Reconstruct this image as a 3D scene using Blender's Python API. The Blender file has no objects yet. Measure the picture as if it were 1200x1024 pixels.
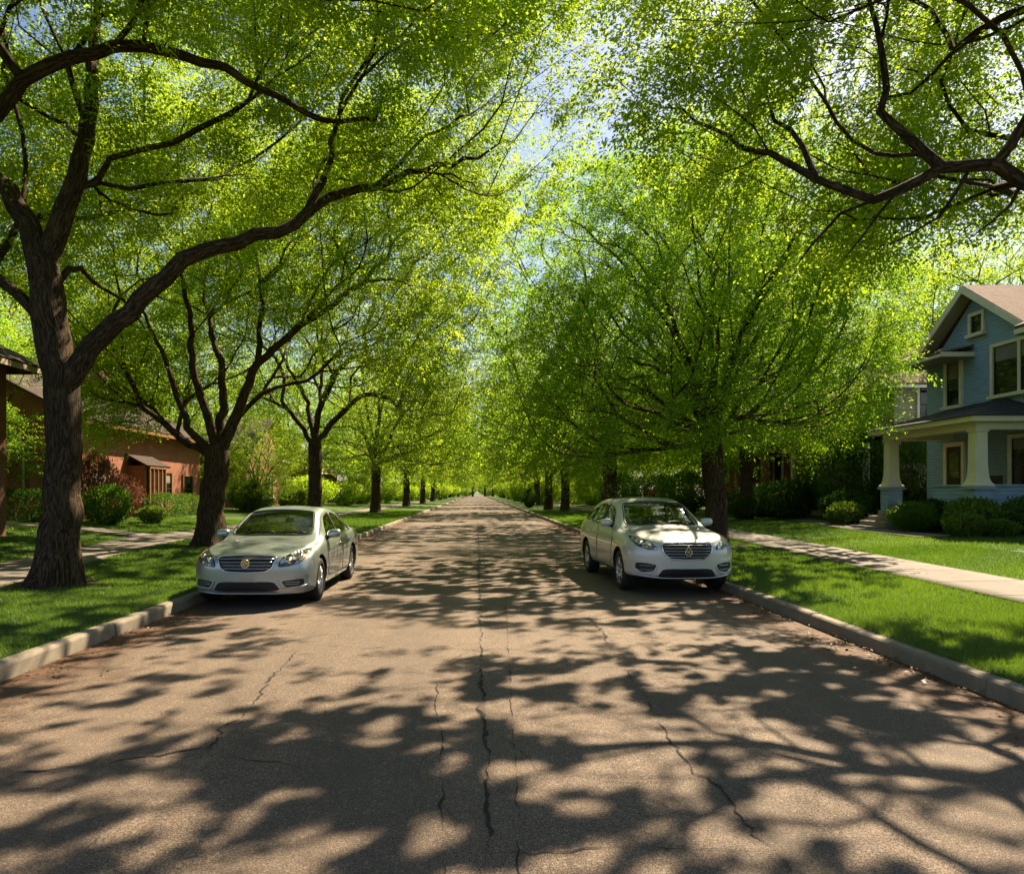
import bpy, math, random, bmesh
import numpy as np
from mathutils import Vector, Matrix, geometry
from mathutils.bvhtree import BVHTree

SC = bpy.context.scene
COL = SC.collection
PI = math.pi
F, EYE, VX, VY = 830.0, 1.711, 558.0, 577.0

def at(px, py, Y):
    return np.array(((px - VX) / F * Y, Y, EYE + (VY - py) / F * Y))

def road_pt(px, py):
    Y = EYE * F / (py - VY)
    return ((px - VX) / F * Y, Y)

# ------------------------------------------------------------------ terrain
LT_X = [0, 4.30, 4.31, 7.0, 9.7, 14.0, 18.0, 40.0, 200.0]
LT_Z = [0.0, 0.0, 0.15, 0.21, 0.27, 0.53, 0.70, 0.80, 1.0]
RT_X = [0, 4.30, 4.31, 7.1, 9.2, 13.5, 20.0, 40.0, 200.0]
RT_Z = [0.0, 0.0, 0.15, 0.21, 0.27, 0.45, 0.55, 0.70, 1.0]
def gz(x):
    x = np.asarray(x, float)
    return np.where(x < 0, np.interp(-x, LT_X, LT_Z), np.interp(x, RT_X, RT_Z))

# ------------------------------------------------------------------ tagging and meshes
def tag(o, label=None, cat=None, group=None, kind=None):
    if label: o['label'] = label
    if cat: o['category'] = cat
    if group: o['group'] = group
    if kind: o['kind'] = kind
    return o

def empty(name, loc=(0, 0, 0), rz=0.0):
    o = bpy.data.objects.new(name, None)
    o.location = loc; o.rotation_euler = (0, 0, rz)
    o.empty_display_size = 0.3
    COL.objects.link(o)
    return o

def link(name, me, parent=None):
    o = bpy.data.objects.new(name, me)
    COL.objects.link(o)
    if parent is not None: o.parent = parent
    return o

def np_faces(name, verts, faces, mat, parent=None, attr=None, smooth=False):
    """A mesh from arrays: verts (n,3), faces (m,k); attr = a float for every face."""
    me = bpy.data.meshes.new(name)
    m, k = faces.shape
    me.vertices.add(len(verts)); me.vertices.foreach_set('co', np.ascontiguousarray(verts, np.float32).ravel())
    me.loops.add(m * k); me.loops.foreach_set('vertex_index', np.ascontiguousarray(faces, np.int32).ravel())
    me.polygons.add(m); me.polygons.foreach_set('loop_start', np.arange(0, m * k, k, dtype=np.int32))
    if smooth: me.polygons.foreach_set('use_smooth', np.ones(m, bool))
    me.update(calc_edges=True)
    if attr is not None:
        a = me.attributes.new('rnd', 'FLOAT', 'FACE')
        a.data.foreach_set('value', np.ascontiguousarray(attr, np.float32))
    me.materials.append(mat)
    return link(name, me, parent)

class MB:
    """Collects solids; build() links them as one mesh object."""
    def __init__(s): s.v = []; s.f = []; s.m = []; s.sm = []
    def add(s, vs, fs, mi=0, smooth=False):
        b = len(s.v); s.v += [tuple(map(float, p)) for p in vs]
        for f in fs: s.f.append([b + i for i in f]); s.m.append(mi); s.sm.append(smooth)
        return s
    def box(s, x0, x1, y0, y1, z0, z1, mi=0):
        vs = [(x, y, z) for z in (z0, z1) for y in (y0, y1) for x in (x0, x1)]
        return s.add(vs, [(0, 2, 3, 1), (4, 5, 7, 6), (0, 1, 5, 4), (2, 6, 7, 3), (0, 4, 6, 2), (1, 3, 7, 5)], mi)
    def obox(s, c, u, v, w, a, b, d, mi=0):
        """box centred at c with half sizes a, b, d on the unit axes u, v, w"""
        c, u, v, w = (np.asarray(q, float) for q in (c, u, v, w))
        vs = [c + u * a * i + v * b * j + w * d * k for k in (-1, 1) for j in (-1, 1) for i in (-1, 1)]
        return s.add(vs, [(0, 2, 3, 1), (4, 5, 7, 6), (0, 1, 5, 4), (2, 6, 7, 3), (0, 4, 6, 2), (1, 3, 7, 5)], mi)
    def slab(s, pts, t, mi=0):
        """planar polygon thickened by t against its normal"""
        p = [np.asarray(q, float) for q in pts]; n = np.cross(p[1] - p[0], p[2] - p[0]); n /= np.linalg.norm(n)
        k = len(p); vs = p + [q - n * t for q in p]
        fs = [tuple(range(k)), tuple(range(2 * k - 1, k - 1, -1))] + [(i, i + k, (i + 1) % k + k, (i + 1) % k) for i in range(k)]
        return s.add(vs, fs, mi)
    def frustum(s, c, prof, sides=4, mi=0, rot=0.0, smooth=False):
        """stack of regular rings (half width, z) about the vertical axis at c"""
        vs, fs = [], []
        q = 1 / math.cos(PI / sides) if sides == 4 else 1.0
        for r, z in prof:
            for i in range(sides):
                a = 2 * PI * (i + .5) / sides + rot
                vs.append((c[0] + r * q * math.cos(a), c[1] + r * q * math.sin(a), c[2] + z))
        for k in range(len(prof) - 1):
            for i in range(sides):
                j = (i + 1) % sides
                fs.append((k * sides + i, k * sides + j, (k + 1) * sides + j, (k + 1) * sides + i))
        fs.append(tuple(range(sides - 1, -1, -1))); fs.append(tuple((len(prof) - 1) * sides + i for i in range(sides)))
        return s.add(vs, fs, mi, smooth)
    def tube(s, pts, r, sides=8, mi=0, closed=False, smooth=True):
        P = np.asarray(pts, float); n = len(P)
        R = np.full(n, r, float) if np.isscalar(r) else np.asarray(r, float)
        v, f = tube_arrays(P, R, sides, closed)
        return s.add(v, f.tolist() + ([] if closed else [list(range(sides - 1, -1, -1)), [(n - 1) * sides + i for i in range(sides)]]), mi, smooth)
    def build(s, name, mats, parent=None, bevel=0.0, seg=1):
        me = bpy.data.meshes.new(name); me.from_pydata(s.v, [], s.f)
        for m in (mats if isinstance(mats, (list, tuple)) else [mats]): me.materials.append(m)
        me.polygons.foreach_set('material_index', s.m); me.polygons.foreach_set('use_smooth', s.sm)
        if bevel:
            bm = bmesh.new(); bm.from_mesh(me)
            bmesh.ops.bevel(bm, geom=[e for e in bm.edges if len(e.link_faces) == 2 and e.calc_face_angle(0) > .5],
                            offset=bevel, segments=seg, affect='EDGES', clamp_overlap=True)
            bm.to_mesh(me); bm.free()
        me.update()
        return link(name, me, parent)

def tube_arrays(P, R, sides, closed=False):
    n = len(P)
    T = np.gradient(P, axis=0)
    if closed: T = np.roll(P, -1, 0) - np.roll(P, 1, 0)
    T /= np.maximum(np.linalg.norm(T, axis=1, keepdims=True), 1e-9)
    ref = np.array((0, 0, 1.0)) if abs(T[0][2]) < .9 else np.array((1.0, 0, 0))
    U = np.zeros_like(P); u = np.cross(T[0], ref); u /= np.linalg.norm(u)
    for i in range(n):
        u = u - T[i] * np.dot(u, T[i]); u /= max(np.linalg.norm(u), 1e-9); U[i] = u
    W = np.cross(T, U)
    a = np.arange(sides) * 2 * PI / sides
    V = P[:, None, :] + R[:, None, None] * (U[:, None, :] * np.cos(a)[None, :, None] + W[:, None, :] * np.sin(a)[None, :, None])
    i = np.arange(n if closed else n - 1)[:, None]; j = np.arange(sides)[None, :]
    i2 = (i + 1) % n; j2 = (j + 1) % sides
    Fc = np.stack([np.broadcast_to(i * sides + j, (len(i), sides)), i * sides + j2, i2 * sides + j2, i2 * sides + j], -1).reshape(-1, 4)
    return V.reshape(-1, 3), Fc

def catmull(P, step):
    P = np.asarray(P, float)
    if len(P) < 3:
        k = max(2, int(np.linalg.norm(P[-1] - P[0]) / step) + 1)
        return P[0] + (P[-1] - P[0]) * np.linspace(0, 1, k)[:, None]
    Q = np.vstack([2 * P[0] - P[1], P, 2 * P[-1] - P[-2]]); out = []
    for i in range(1, len(Q) - 2):
        k = max(1, int(round(np.linalg.norm(Q[i + 1] - Q[i]) / step)))
        for t in np.arange(k) / k:
            out.append(.5 * (2 * Q[i] + (Q[i + 1] - Q[i - 1]) * t + (2 * Q[i - 1] - 5 * Q[i] + 4 * Q[i + 1] - Q[i + 2]) * t * t
                             + (3 * Q[i] - Q[i - 1] - 3 * Q[i + 1] + Q[i + 2]) * t ** 3))
    out.append(P[-1])
    return np.array(out)

# ------------------------------------------------------------------ materials
class NT:
    def __init__(s, name):
        s.mat = bpy.data.materials.new(name); s.mat.use_nodes = True
        s.nt = s.mat.node_tree; s.nt.nodes.clear()
        s.out = s.nt.nodes.new('ShaderNodeOutputMaterial')
    def n(s, typ, ins=None, **props):
        nd = s.nt.nodes.new('ShaderNode' + typ)
        for k, v in props.items(): setattr(nd, k, v)
        for k, v in (ins or {}).items():
            sock = nd.inputs[k]
            if isinstance(v, bpy.types.NodeSocket): s.nt.links.new(v, sock)
            elif isinstance(v, bpy.types.Node): s.nt.links.new(v.outputs[0], sock)
            else:
                if sock.type == 'RGBA' and len(v) == 3: v = (*v, 1)
                sock.default_value = v
        return nd
    def math(s, op, a, b=0.0, c=None):
        ins = {0: a, 1: b}
        if c is not None: ins[2] = c
        return s.n('Math', ins, operation=op).outputs[0]
    def mix(s, fac, a, b, blend='MIX'):
        nd = s.n('Mix', None, data_type='RGBA', blend_type=blend)
        for i, v in ((0, fac), (6, a), (7, b)):
            if isinstance(v, bpy.types.NodeSocket): s.nt.links.new(v, nd.inputs[i])
            else: nd.inputs[i].default_value = v if i == 0 else (*v, 1)
        return nd.outputs[2]
    def ramp(s, fac, stops, interp='LINEAR'):
        nd = s.n('ValToRGB', {0: fac}); cr = nd.color_ramp; cr.interpolation = interp
        while len(cr.elements) < len(stops): cr.elements.new(.5)
        for e, (p, c) in zip(cr.elements, stops):
            e.position = p; e.color = (*c, 1) if not np.isscalar(c) else (c, c, c, 1)
        return nd.outputs[0]
    def coord(s, kind='Object', scale=(1, 1, 1)):
        c = s.n('TexCoord').outputs[kind] if kind != 'World' else s.n('NewGeometry').outputs['Position']
        return s.n('Mapping', {0: c, 3: scale}).outputs[0]
    def noise(s, vec, scale, detail=4, rough=.55, out='Fac'):
        return s.n('TexNoise', {'Vector': vec, 'Scale': scale, 'Detail': detail, 'Roughness': rough}).outputs[out]
    def bump(s, h, strength=.5, dist=.02, nrm=None):
        ins = {'Height': h, 'Strength': strength, 'Distance': dist}
        if nrm is not None: ins['Normal'] = nrm
        return s.n('Bump', ins).outputs[0]
    def bsdf(s, color, rough=.7, **kw):
        ins = {'Base Color': color, 'Roughness': rough}; ins.update({k.replace('_', ' '): v for k, v in kw.items()})
        b = s.n('BsdfPrincipled', ins)
        s.nt.links.new(b.outputs[0], s.out.inputs[0]); return s.mat
    def surf(s, sh):
        s.nt.links.new(sh.outputs[0], s.out.inputs[0]); return s.mat

def mottled(name, c0, c1, scale=3.0, rough=.7, bump=.2, bscale=30, spec=.4, dist=.01):
    m = NT(name); v = m.coord('World')
    n = m.noise(v, scale, 5)
    col = m.ramp(n, [(.3, c0), (.7, c1)])
    return m.bsdf(col, rough, Normal=m.bump(m.noise(v, bscale, 3), bump, dist), Specular_IOR_Level=spec)

def leaf_mat(name, d0, d1, t0, t1, trans=.5, gloss=.05):
    m = NT(name)
    r = m.n('Attribute', attribute_name='rnd').outputs['Fac']
    d = m.n('BsdfDiffuse', {'Color': m.mix(r, d0, d1)})
    t = m.n('BsdfTranslucent', {'Color': m.mix(r, t0, t1)})
    g = m.n('BsdfGlossy', {'Color': (1, 1, 1), 'Roughness': .42})
    a = m.n('MixShader', {0: trans, 1: d.outputs[0], 2: t.outputs[0]})
    b = m.n('MixShader', {0: gloss, 1: a.outputs[0], 2: g.outputs[0]})
    return m.surf(b)

MAT = {}
def build_materials():
    # asphalt: warm grey aggregate, worn patches, reddish dirt along the gutters
    m = NT('asphalt'); v = m.coord('World')
    big = m.noise(v, .35, 4); mid = m.noise(v, 3.0, 6, .65); fine = m.noise(v, 85, 3, .7)
    vor = m.n('TexVoronoi', {'Vector': v, 'Scale': 70.0, 'Randomness': 1.0})
    agg = m.ramp(m.noise(v, 150, 2, .6), [(.36, .22), (.5, 1.0), (.66, 2.2)])
    col = m.ramp(mid, [(.25, (.090, .064, .046)), (.75, (.148, .107, .079))])
    col = m.mix(m.ramp(big, [(.35, 0.0), (.7, 1.0)]), col, (.128, .094, .070))
    col = m.mix(1.0, col, agg, 'MULTIPLY')
    stones = m.ramp(vor.outputs['Color'], [(.78, 0.0), (.9, .5)])
    col = m.mix(stones, col, (.30, .25, .20))
    x = m.n('SeparateXYZ', {0: v}).outputs[0]
    lane = m.noise(m.n('Mapping', {0: v, 3: (1.1, .06, 1)}).outputs[0], 1.0, 4, .6)
    col = m.mix(m.ramp(lane, [(.42, 0.0), (.62, .45)]), col, (.075, .058, .046))
    oil = m.noise(v, .9, 2, .4)
    col = m.mix(m.ramp(oil, [(.66, 0.0), (.74, .5)]), col, (.05, .040, .033))
    gut = m.math('MULTIPLY', m.ramp(m.math('ADD', m.math('ABSOLUTE', x), m.math('MULTIPLY', m.noise(v, 1.6, 5), .9)),
                                    [(0.0, 0.0), (1.0, 1.0)]), 1.0)
    edge = m.n('MapRange', {0: m.math('ADD', m.math('ABSOLUTE', x), m.math('MULTIPLY', m.noise(v, 1.3, 6, .7), 1.7)), 1: 4.2, 2: 4.9, 3: 0.0, 4: .9}).outputs[0]
    dirt = m.ramp(m.noise(v, 14, 5, .7), [(.35, (.045, .024, .014)), (.7, (.14, .07, .038))])
    col = m.mix(edge, col, dirt)
    h = m.math('ADD', m.math('MULTIPLY', fine, .5), m.math('MULTIPLY', vor.outputs['Distance'], .6))
    MAT['asphalt'] = m.bsdf(col, .82, Normal=m.bump(h, .55, .006), Specular_IOR_Level=.3)
    MAT['crack'] = mottled('crack filler', (.012, .010, .008), (.035, .026, .02), 8, .9)
    # concrete
    def concrete(name, c0, c1, joint=None):
        m = NT(name); v = m.coord('World'); n = m.noise(v, 2.2, 7, .65); f = m.noise(v, 60, 3)
        col = m.ramp(n, [(.25, c0), (.75, c1)])
        col = m.mix(m.ramp(m.noise(v, 9, 4, .7), [(.55, 0.0), (.8, .5)]), col, tuple(q * .45 for q in c0))
        nor = m.bump(m.math('ADD', m.math('MULTIPLY', f, .4), n), .35, .01)
        return m.bsdf(col, .85, Normal=nor, Specular_IOR_Level=.3)
    MAT['kerb'] = concrete('kerb concrete', (.15, .125, .095), (.27, .23, .18))
    MAT['walk'] = concrete('pavement concrete', (.13, .11, .095), (.20, .17, .148))
    MAT['step'] = concrete('step stone', (.16, .14, .12), (.27, .24, .20))
    # lawn soil under the blades
    m = NT('lawn'); v = m.coord('World')
    n = m.noise(v, .8, 5); f = m.noise(v, 45, 4, .7)
    col = m.ramp(f, [(.3, (.022, .05, .004)), (.7, (.065, .125, .010))])
    col = m.mix(m.ramp(n, [(.3, 0.0), (.75, .55)]), col, (.075, .13, .012))
    MAT['lawn'] = m.bsdf(col, .8, Normal=m.bump(f, .9, .04), Specular_IOR_Level=.2)
    MAT['ground'] = mottled('distant ground', (.02, .045, .006), (.05, .09, .012), .4, .9)
    MAT['mulch'] = mottled('mulch', (.02, .012, .007), (.055, .034, .02), 12, .95, .6, 40, .1, .03)
    MAT['grass'] = leaf_mat('grass blades', (.022, .066, .003), (.078, .140, .010), (.09, .20, .006), (.22, .36, .02), .45, .04)
    MAT['leaf'] = leaf_mat('leaves bright', (.11, .22, .008), (.25, .35, .025), (.27, .46, .016), (.56, .68, .045), .60, .012)
    MAT['leaf_deep'] = leaf_mat('leaves deep green', (.085, .20, .008), (.19, .31, .020), (.19, .41, .014), (.42, .60, .034), .60, .012)
    MAT['leaf_shrub'] = leaf_mat('shrub leaves', (.030, .085, .006), (.075, .145, .012), (.09, .22, .01), (.26, .40, .03), .42, .012)
    MAT['leaf_lime'] = leaf_mat('lime shrub leaves', (.05, .10, .010), (.12, .19, .02), (.12, .24, .012), (.28, .38, .04), .4, .015)
    MAT['leaf_dark'] = leaf_mat('dark hedge leaves', (.018, .052, .006), (.040, .092, .010), (.04, .11, .008), (.10, .20, .015), .34, .015)
    MAT['leaf_red'] = leaf_mat('russet leaves', (.08, .028, .016), (.16, .06, .035), (.16, .05, .02), (.30, .12, .06), .4, .05)
    MAT['litter'] = leaf_mat('dead leaves', (.06, .025, .010), (.17, .085, .04), (.06, .03, .01), (.12, .06, .02), .15, .03)
    # bark: long furrows that follow the trunk
    def bark(name, c0, c1):
        m = NT(name)
        u = m.n('Attribute', attribute_name='barkuv').outputs['Vector']
        vv = m.n('Mapping', {0: u, 3: (1, 1, 1)}).outputs[0]
        wob = m.noise(vv, 2.5, 3, .5, 'Color')
        vec = m.n('VectorMath', {0: vv, 1: m.n('VectorMath', {0: wob, 3: .18}, operation='SCALE').outputs[0]}, operation='ADD').outputs[0]
        st = m.n('Mapping', {0: vec, 3: (42, 42, 4.2)}).outputs[0]
        ridge = m.noise(st, 1.0, 7, .68); fine = m.noise(st, 3.4, 3, .6)
        h = m.math('ADD', m.ramp(ridge, [(.40, 0.0), (.56, 1.0)]), m.math('MULTIPLY', fine, .45))
        col = m.ramp(h, [(.12, tuple(q * .4 for q in c0)), (.6, c0), (1.0, c1)])
        col = m.mix(m.ramp(m.noise(vv, 1.1, 3), [(.45, 0.0), (.75, .4)]), col, (.045, .042, .024))
        return m.bsdf(col, .9, Normal=m.bump(h, .9, .035), Specular_IOR_Level=.15)
    MAT['bark'] = bark('bark', (.052, .034, .020), (.118, .078, .048))
    # houses
    def siding(name, c):
        m = NT(name); v = m.coord('World'); z = m.n('SeparateXYZ', {0: v}).outputs[2]
        fr = m.math('FRACT', m.math('DIVIDE', z, .125))
        lap = m.math('SUBTRACT', 1.0, fr)
        line = m.ramp(fr, [(0.0, .38), (.13, 1.0)])
        n = m.noise(m.n('Mapping', {0: v, 3: (1, 1, 5)}).outputs[0], 2.0, 5)
        col = m.ramp(n, [(.3, tuple(q * .84 for q in c)), (.7, tuple(q * 1.1 for q in c))])
        col = m.mix(1.0, col, line, 'MULTIPLY')
        return m.bsdf(col, .6, Normal=m.bump(lap, 1.0, .025), Specular_IOR_Level=.3)
    MAT['siding_blue'] = siding('blue clapboard', (.26, .37, .48))
    MAT['siding_grey'] = siding('grey clapboard', (.20, .27, .31))
    MAT['siding_cream'] = siding('buff clapboard', (.36, .30, .21))
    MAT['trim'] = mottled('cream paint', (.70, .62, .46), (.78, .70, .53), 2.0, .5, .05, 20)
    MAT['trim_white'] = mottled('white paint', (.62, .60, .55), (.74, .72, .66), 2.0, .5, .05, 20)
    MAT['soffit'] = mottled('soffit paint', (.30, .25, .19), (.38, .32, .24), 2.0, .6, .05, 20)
    MAT['wood'] = mottled('brown wood', (.18, .075, .03), (.32, .145, .06), 6, .55, .1, 40)
    MAT['door'] = mottled('dark door paint', (.03, .018, .012), (.06, .036, .024), 4, .4, .05, 20)
    MAT['porch_floor'] = mottled('porch boards', (.10, .095, .085), (.16, .15, .135), 3, .6)
    MAT['iron'] = mottled('dark furniture', (.012, .014, .013), (.03, .034, .03), 5, .5)
    MAT['clay'] = mottled('terracotta', (.20, .08, .045), (.28, .12, .07), 5, .8)
    def brick(name, c0, c1, mortar):
        m = NT(name); v = m.coord('World'); s = m.n('SeparateXYZ', {0: v})
        uv = m.n('CombineXYZ', {0: m.math('ADD', s.outputs[0], s.outputs[1]), 1: s.outputs[2]}).outputs[0]
        b = m.n('TexBrick', {'Vector': uv, 'Color1': c0, 'Color2': c1, 'Mortar': mortar, 'Scale': 1.0, 'Mortar Size': .009,
                             'Brick Width': .22, 'Row Height': .075, 'Bias': -.2})
        col = m.mix(m.ramp(m.noise(v, 1.5, 5), [(.35, 0.0), (.8, .4)]), b.outputs[0], tuple(q * .5 for q in c0))
        return m.bsdf(col, .85, Normal=m.bump(b.outputs[1], -.5, .01), Specular_IOR_Level=.2)
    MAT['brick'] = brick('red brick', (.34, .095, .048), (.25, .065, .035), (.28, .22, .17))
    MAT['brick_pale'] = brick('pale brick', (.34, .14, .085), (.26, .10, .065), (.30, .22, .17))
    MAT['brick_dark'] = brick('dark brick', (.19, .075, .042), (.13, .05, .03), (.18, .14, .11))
    def shingle(name, c0, c1):
        m = NT(name); v = m.coord('World'); s = m.n('SeparateXYZ', {0: v})
        uv = m.n('CombineXYZ', {0: m.math('ADD', s.outputs[0], s.outputs[1]), 1: m.math('MULTIPLY', s.outputs[2], 1.6)}).outputs[0]
        b = m.n('TexBrick', {'Vector': uv, 'Color1': c0, 'Color2': c1, 'Mortar': tuple(q * .4 for q in c0), 'Scale': 1.0,
                             'Mortar Size': .008, 'Brick Width': .3, 'Row Height': .16, 'Bias': 0.0})
        col = m.mix(m.ramp(m.noise(v, .9, 6, .7), [(.3, 0.0), (.75, .6)]), b.outputs[0], tuple(q * .62 for q in c0))
        col = m.mix(m.ramp(m.noise(v, 9, 5, .75), [(.42, 0.0), (.68, .75)]), col, tuple(q * 1.55 for q in c0))
        return m.bsdf(col, .9, Normal=m.bump(b.outputs[1], -.6, .02), Specular_IOR_Level=.2)
    MAT['roof_brown'] = shingle('brown shingles', (.19, .125, .095), (.12, .078, .060))
    MAT['roof_dark'] = shingle('charcoal shingles', (.028, .028, .03), (.04, .04, .042))
    MAT['roof_grey'] = shingle('grey shingles', (.055, .038, .032), (.035, .025, .021))
    m = NT('window glass'); v = m.coord('World')
    MAT['glass'] = m.bsdf((.010, .013, .014), .05, Normal=m.bump(m.noise(v, 1.6, 2), .06, .02), Specular_IOR_Level=.6)
    m = NT('curtain'); v = m.coord('World')
    MAT['blind'] = mottled('window blind', (.16, .15, .12), (.22, .20, .16), 3, .8)
    # cars
    def paint(name, c, metal, rough):
        m = NT(name); v = m.coord('Object')
        fl = m.noise(v, 900, 1); d = m.noise(v, 3.5, 4)
        col = m.mix(m.ramp(d, [(.45, 0.0), (.8, .14)]), c, tuple(q * .7 for q in c))
        col = m.mix(m.ramp(fl, [(.5, 0.0), (.7, .16)]), col, (.85, .85, .85))
        rg = m.math('ADD', rough, m.math('MULTIPLY', d, .08))
        return m.bsdf(col, rg, Metallic=metal, Coat_Weight=1.0, Coat_Roughness=.045, Specular_IOR_Level=.5)
    MAT['silver'] = paint('silver paint', (.36, .40, .40), .75, .30)
    MAT['pearl'] = paint('pearl white paint', (.54, .54, .52), .30, .33)
    MAT['black_plastic'] = mottled('black plastic', (.010, .010, .010), (.018, .018, .018), 8, .5, .1, 90)
    MAT['rubber'] = mottled('tyre rubber', (.012, .012, .012), (.022, .021, .020), 8, .75, .3, 80)
    m = NT('chrome'); MAT['chrome'] = m.bsdf((.78, .78, .78), .12, Metallic=1.0)
    m = NT('alloy'); MAT['alloy'] = m.bsdf((.55, .55, .56), .28, Metallic=.85)
    m = NT('dull chrome'); MAT['slat'] = m.bsdf((.32, .33, .34), .25, Metallic=.9)
    m = NT('gold emblem'); MAT['gold'] = m.bsdf((.62, .52, .30), .25, Metallic=.9)
    m = NT('lamp lens'); v = m.coord('Object')
    st = m.n('TexVoronoi', {'Vector': v, 'Scale': 17.0}); 
    lens = m.ramp(st.outputs['Color'], [(.25, (.03, .032, .034)), (.5, (.20, .21, .21)), (.75, (.62, .62, .60)), (.95, (.42, .27, .10))], 'CONSTANT')
    MAT['lens'] = m.bsdf(lens, .14, Metallic=.55, Coat_Weight=1.0, Coat_Roughness=.02, Normal=m.bump(st.outputs['Distance'], .6, .02))
    m = NT('amber lens'); MAT['amber'] = m.bsdf((.55, .20, .03), .1, Coat_Weight=1.0)
    m = NT('red lens'); MAT['redlens'] = m.bsdf((.30, .012, .010), .1, Coat_Weight=1.0)
    m = NT('car glass')
    tr = m.n('BsdfTransparent', {0: (.62, .70, .66)}); gl = m.n('BsdfGlossy', {'Color': (.9, .95, 1), 'Roughness': .015})
    fr = m.n('Fresnel', {'IOR': 2.1})
    MAT['car_glass'] = m.surf(m.n('MixShader', {0: fr.outputs[0], 1: tr.outputs[0], 2: gl.outputs[0]}))
    m = NT('seat cloth'); MAT['seat'] = m.bsdf((.06, .055, .05), .8)
    m = NT('dashboard'); MAT['dash'] = m.bsdf((.02, .02, .02), .6)
build_materials()
# ------------------------------------------------------------------ camera, sky, sun
def setup_view():
    cam = bpy.data.cameras.new('camera'); co = bpy.data.objects.new('camera', cam); COL.objects.link(co)
    cam.sensor_width = 36.0; cam.sensor_fit = 'HORIZONTAL'; cam.lens = 36.0 * F / 1200
    co.location = (0, 0, EYE); co.rotation_euler = (PI / 2, 0, 0)
    cam.shift_x = (600 - VX) / 1200; cam.shift_y = (VY - 512) / 1200
    cam.clip_start = .05; cam.clip_end = 5000
    SC.camera = co
    w = bpy.data.worlds.new('World'); SC.world = w; w.use_nodes = True
    nt = w.node_tree; bg = nt.nodes['Background']
    sky = nt.nodes.new('ShaderNodeTexSky'); sky.sky_type = 'NISHITA'; sky.sun_disc = False
    sky.sun_elevation = math.radians(SUN_EL); sky.sun_rotation = math.radians(SUN_AZ)
    sky.air_density = 1.0; sky.dust_density = 1.2; sky.ozone_density = 1.0
    nt.links.new(sky.outputs[0], bg.inputs[0]); bg.inputs[1].default_value = SKY_STRENGTH
    l = bpy.data.lights.new('sun', 'SUN'); l.energy = SUN_STRENGTH; l.angle = math.radians(.55); l.color = (1.0, .83, .58)
    lo = bpy.data.objects.new('sun', l); COL.objects.link(lo)
    a, e = math.radians(SUN_AZ), math.radians(SUN_EL)
    d = Vector((math.sin(a) * math.cos(e), math.cos(a) * math.cos(e), math.sin(e)))
    lo.rotation_euler = (-d).to_track_quat('-Z', 'Y').to_euler(); lo.location = d * 60
    SC.view_settings.view_transform = 'Standard'; SC.view_settings.look = 'None'
    SC.view_settings.gamma = 1.0; SC.view_settings.exposure = EXPOSURE
    try:
        SC.cycles.max_bounces = 9; SC.cycles.diffuse_bounces = 5; SC.cycles.transmission_bounces = 6
        SC.cycles.transparent_max_bounces = 12; SC.cycles.caustics_reflective = False; SC.cycles.caustics_refractive = False
        SC.cycles.use_denoising = True; SC.cycles.sample_clamp_indirect = 6.0
    except Exception: pass
SUN_AZ, SUN_EL, SUN_STRENGTH, SKY_STRENGTH, EXPOSURE = 37.0, 48.0, 5.0, .05, 1.7
setup_view()

# ------------------------------------------------------------------ ground, road, kerbs, lawns, paths
RY0, RY1 = -16.0, 420.0
RW = 4.28                                             # half width of the road to the kerb face
g = MB(); g.add([(-900, -300, -.06), (900, -300, -.06), (900, 1800, -.06), (-900, 1800, -.06)], [(0, 1, 2, 3)])
tag(g.build('ground', MAT['ground']), kind='structure')

def strip(name, xs, ys, zf, mat):
    X, Y = np.meshgrid(xs, ys); Z = zf(X, Y)
    V = np.stack([X, Y, Z], -1).reshape(-1, 3); nx, ny = len(xs), len(ys)
    i, j = np.meshgrid(np.arange(nx - 1), np.arange(ny - 1))
    a = (j * nx + i).ravel()
    o = np_faces(name, V, np.stack([a, a + 1, a + nx + 1, a + nx], -1), mat, smooth=True)
    return tag(o, kind='structure')

ys = np.concatenate([np.arange(RY0, 60, 2.0), np.arange(60, RY1 + 1, 20.0)])
road = strip('road', np.linspace(-RW - .05, RW + .05, 13), ys, lambda X, Y: 0.012 * (1 - (X / RW) ** 2), MAT['asphalt'])
lx = -np.array([4.43, 5, 5.6, 6.3, 7, 7.8, 8.6, 9.7, 11, 12.5, 14, 16, 18, 25, 40, 90])
strip('lawn_left', lx[::-1], ys, lambda X, Y: gz(X) , MAT['lawn'])
strip('lawn_right', -lx, ys, lambda X, Y: gz(X), MAT['lawn'])

def kerb(side):
    rng = random.Random(5 + side); k = MB(); y = RY0
    while y < 200:
        L = 3.05 if y < 60 else 12.2
        L *= rng.uniform(.9, 1.1)
        dx, dz = rng.uniform(-.008, .008), rng.uniform(-.006, .006)
        prof = [(0.0, -.05), (.018, .125), (.045, .152), (.155, .156), (.17, .14), (.17, -.05)]
        a, b = y + .009, y + L - .009
        vs = [(side * (RW + u + dx), q, z + dz) for q in (a, b) for u, z in prof]
        n = len(prof); fs = [(i, i + 1, n + i + 1, n + i) for i in range(n - 1)] + [tuple(range(n - 1, -1, -1)), tuple(range(n, 2 * n))]
        k.add(vs, fs); y += L
    tag(k.build('kerb', MAT['kerb'], None, .008), kind='structure')
kerb(-1); kerb(1)

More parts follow.
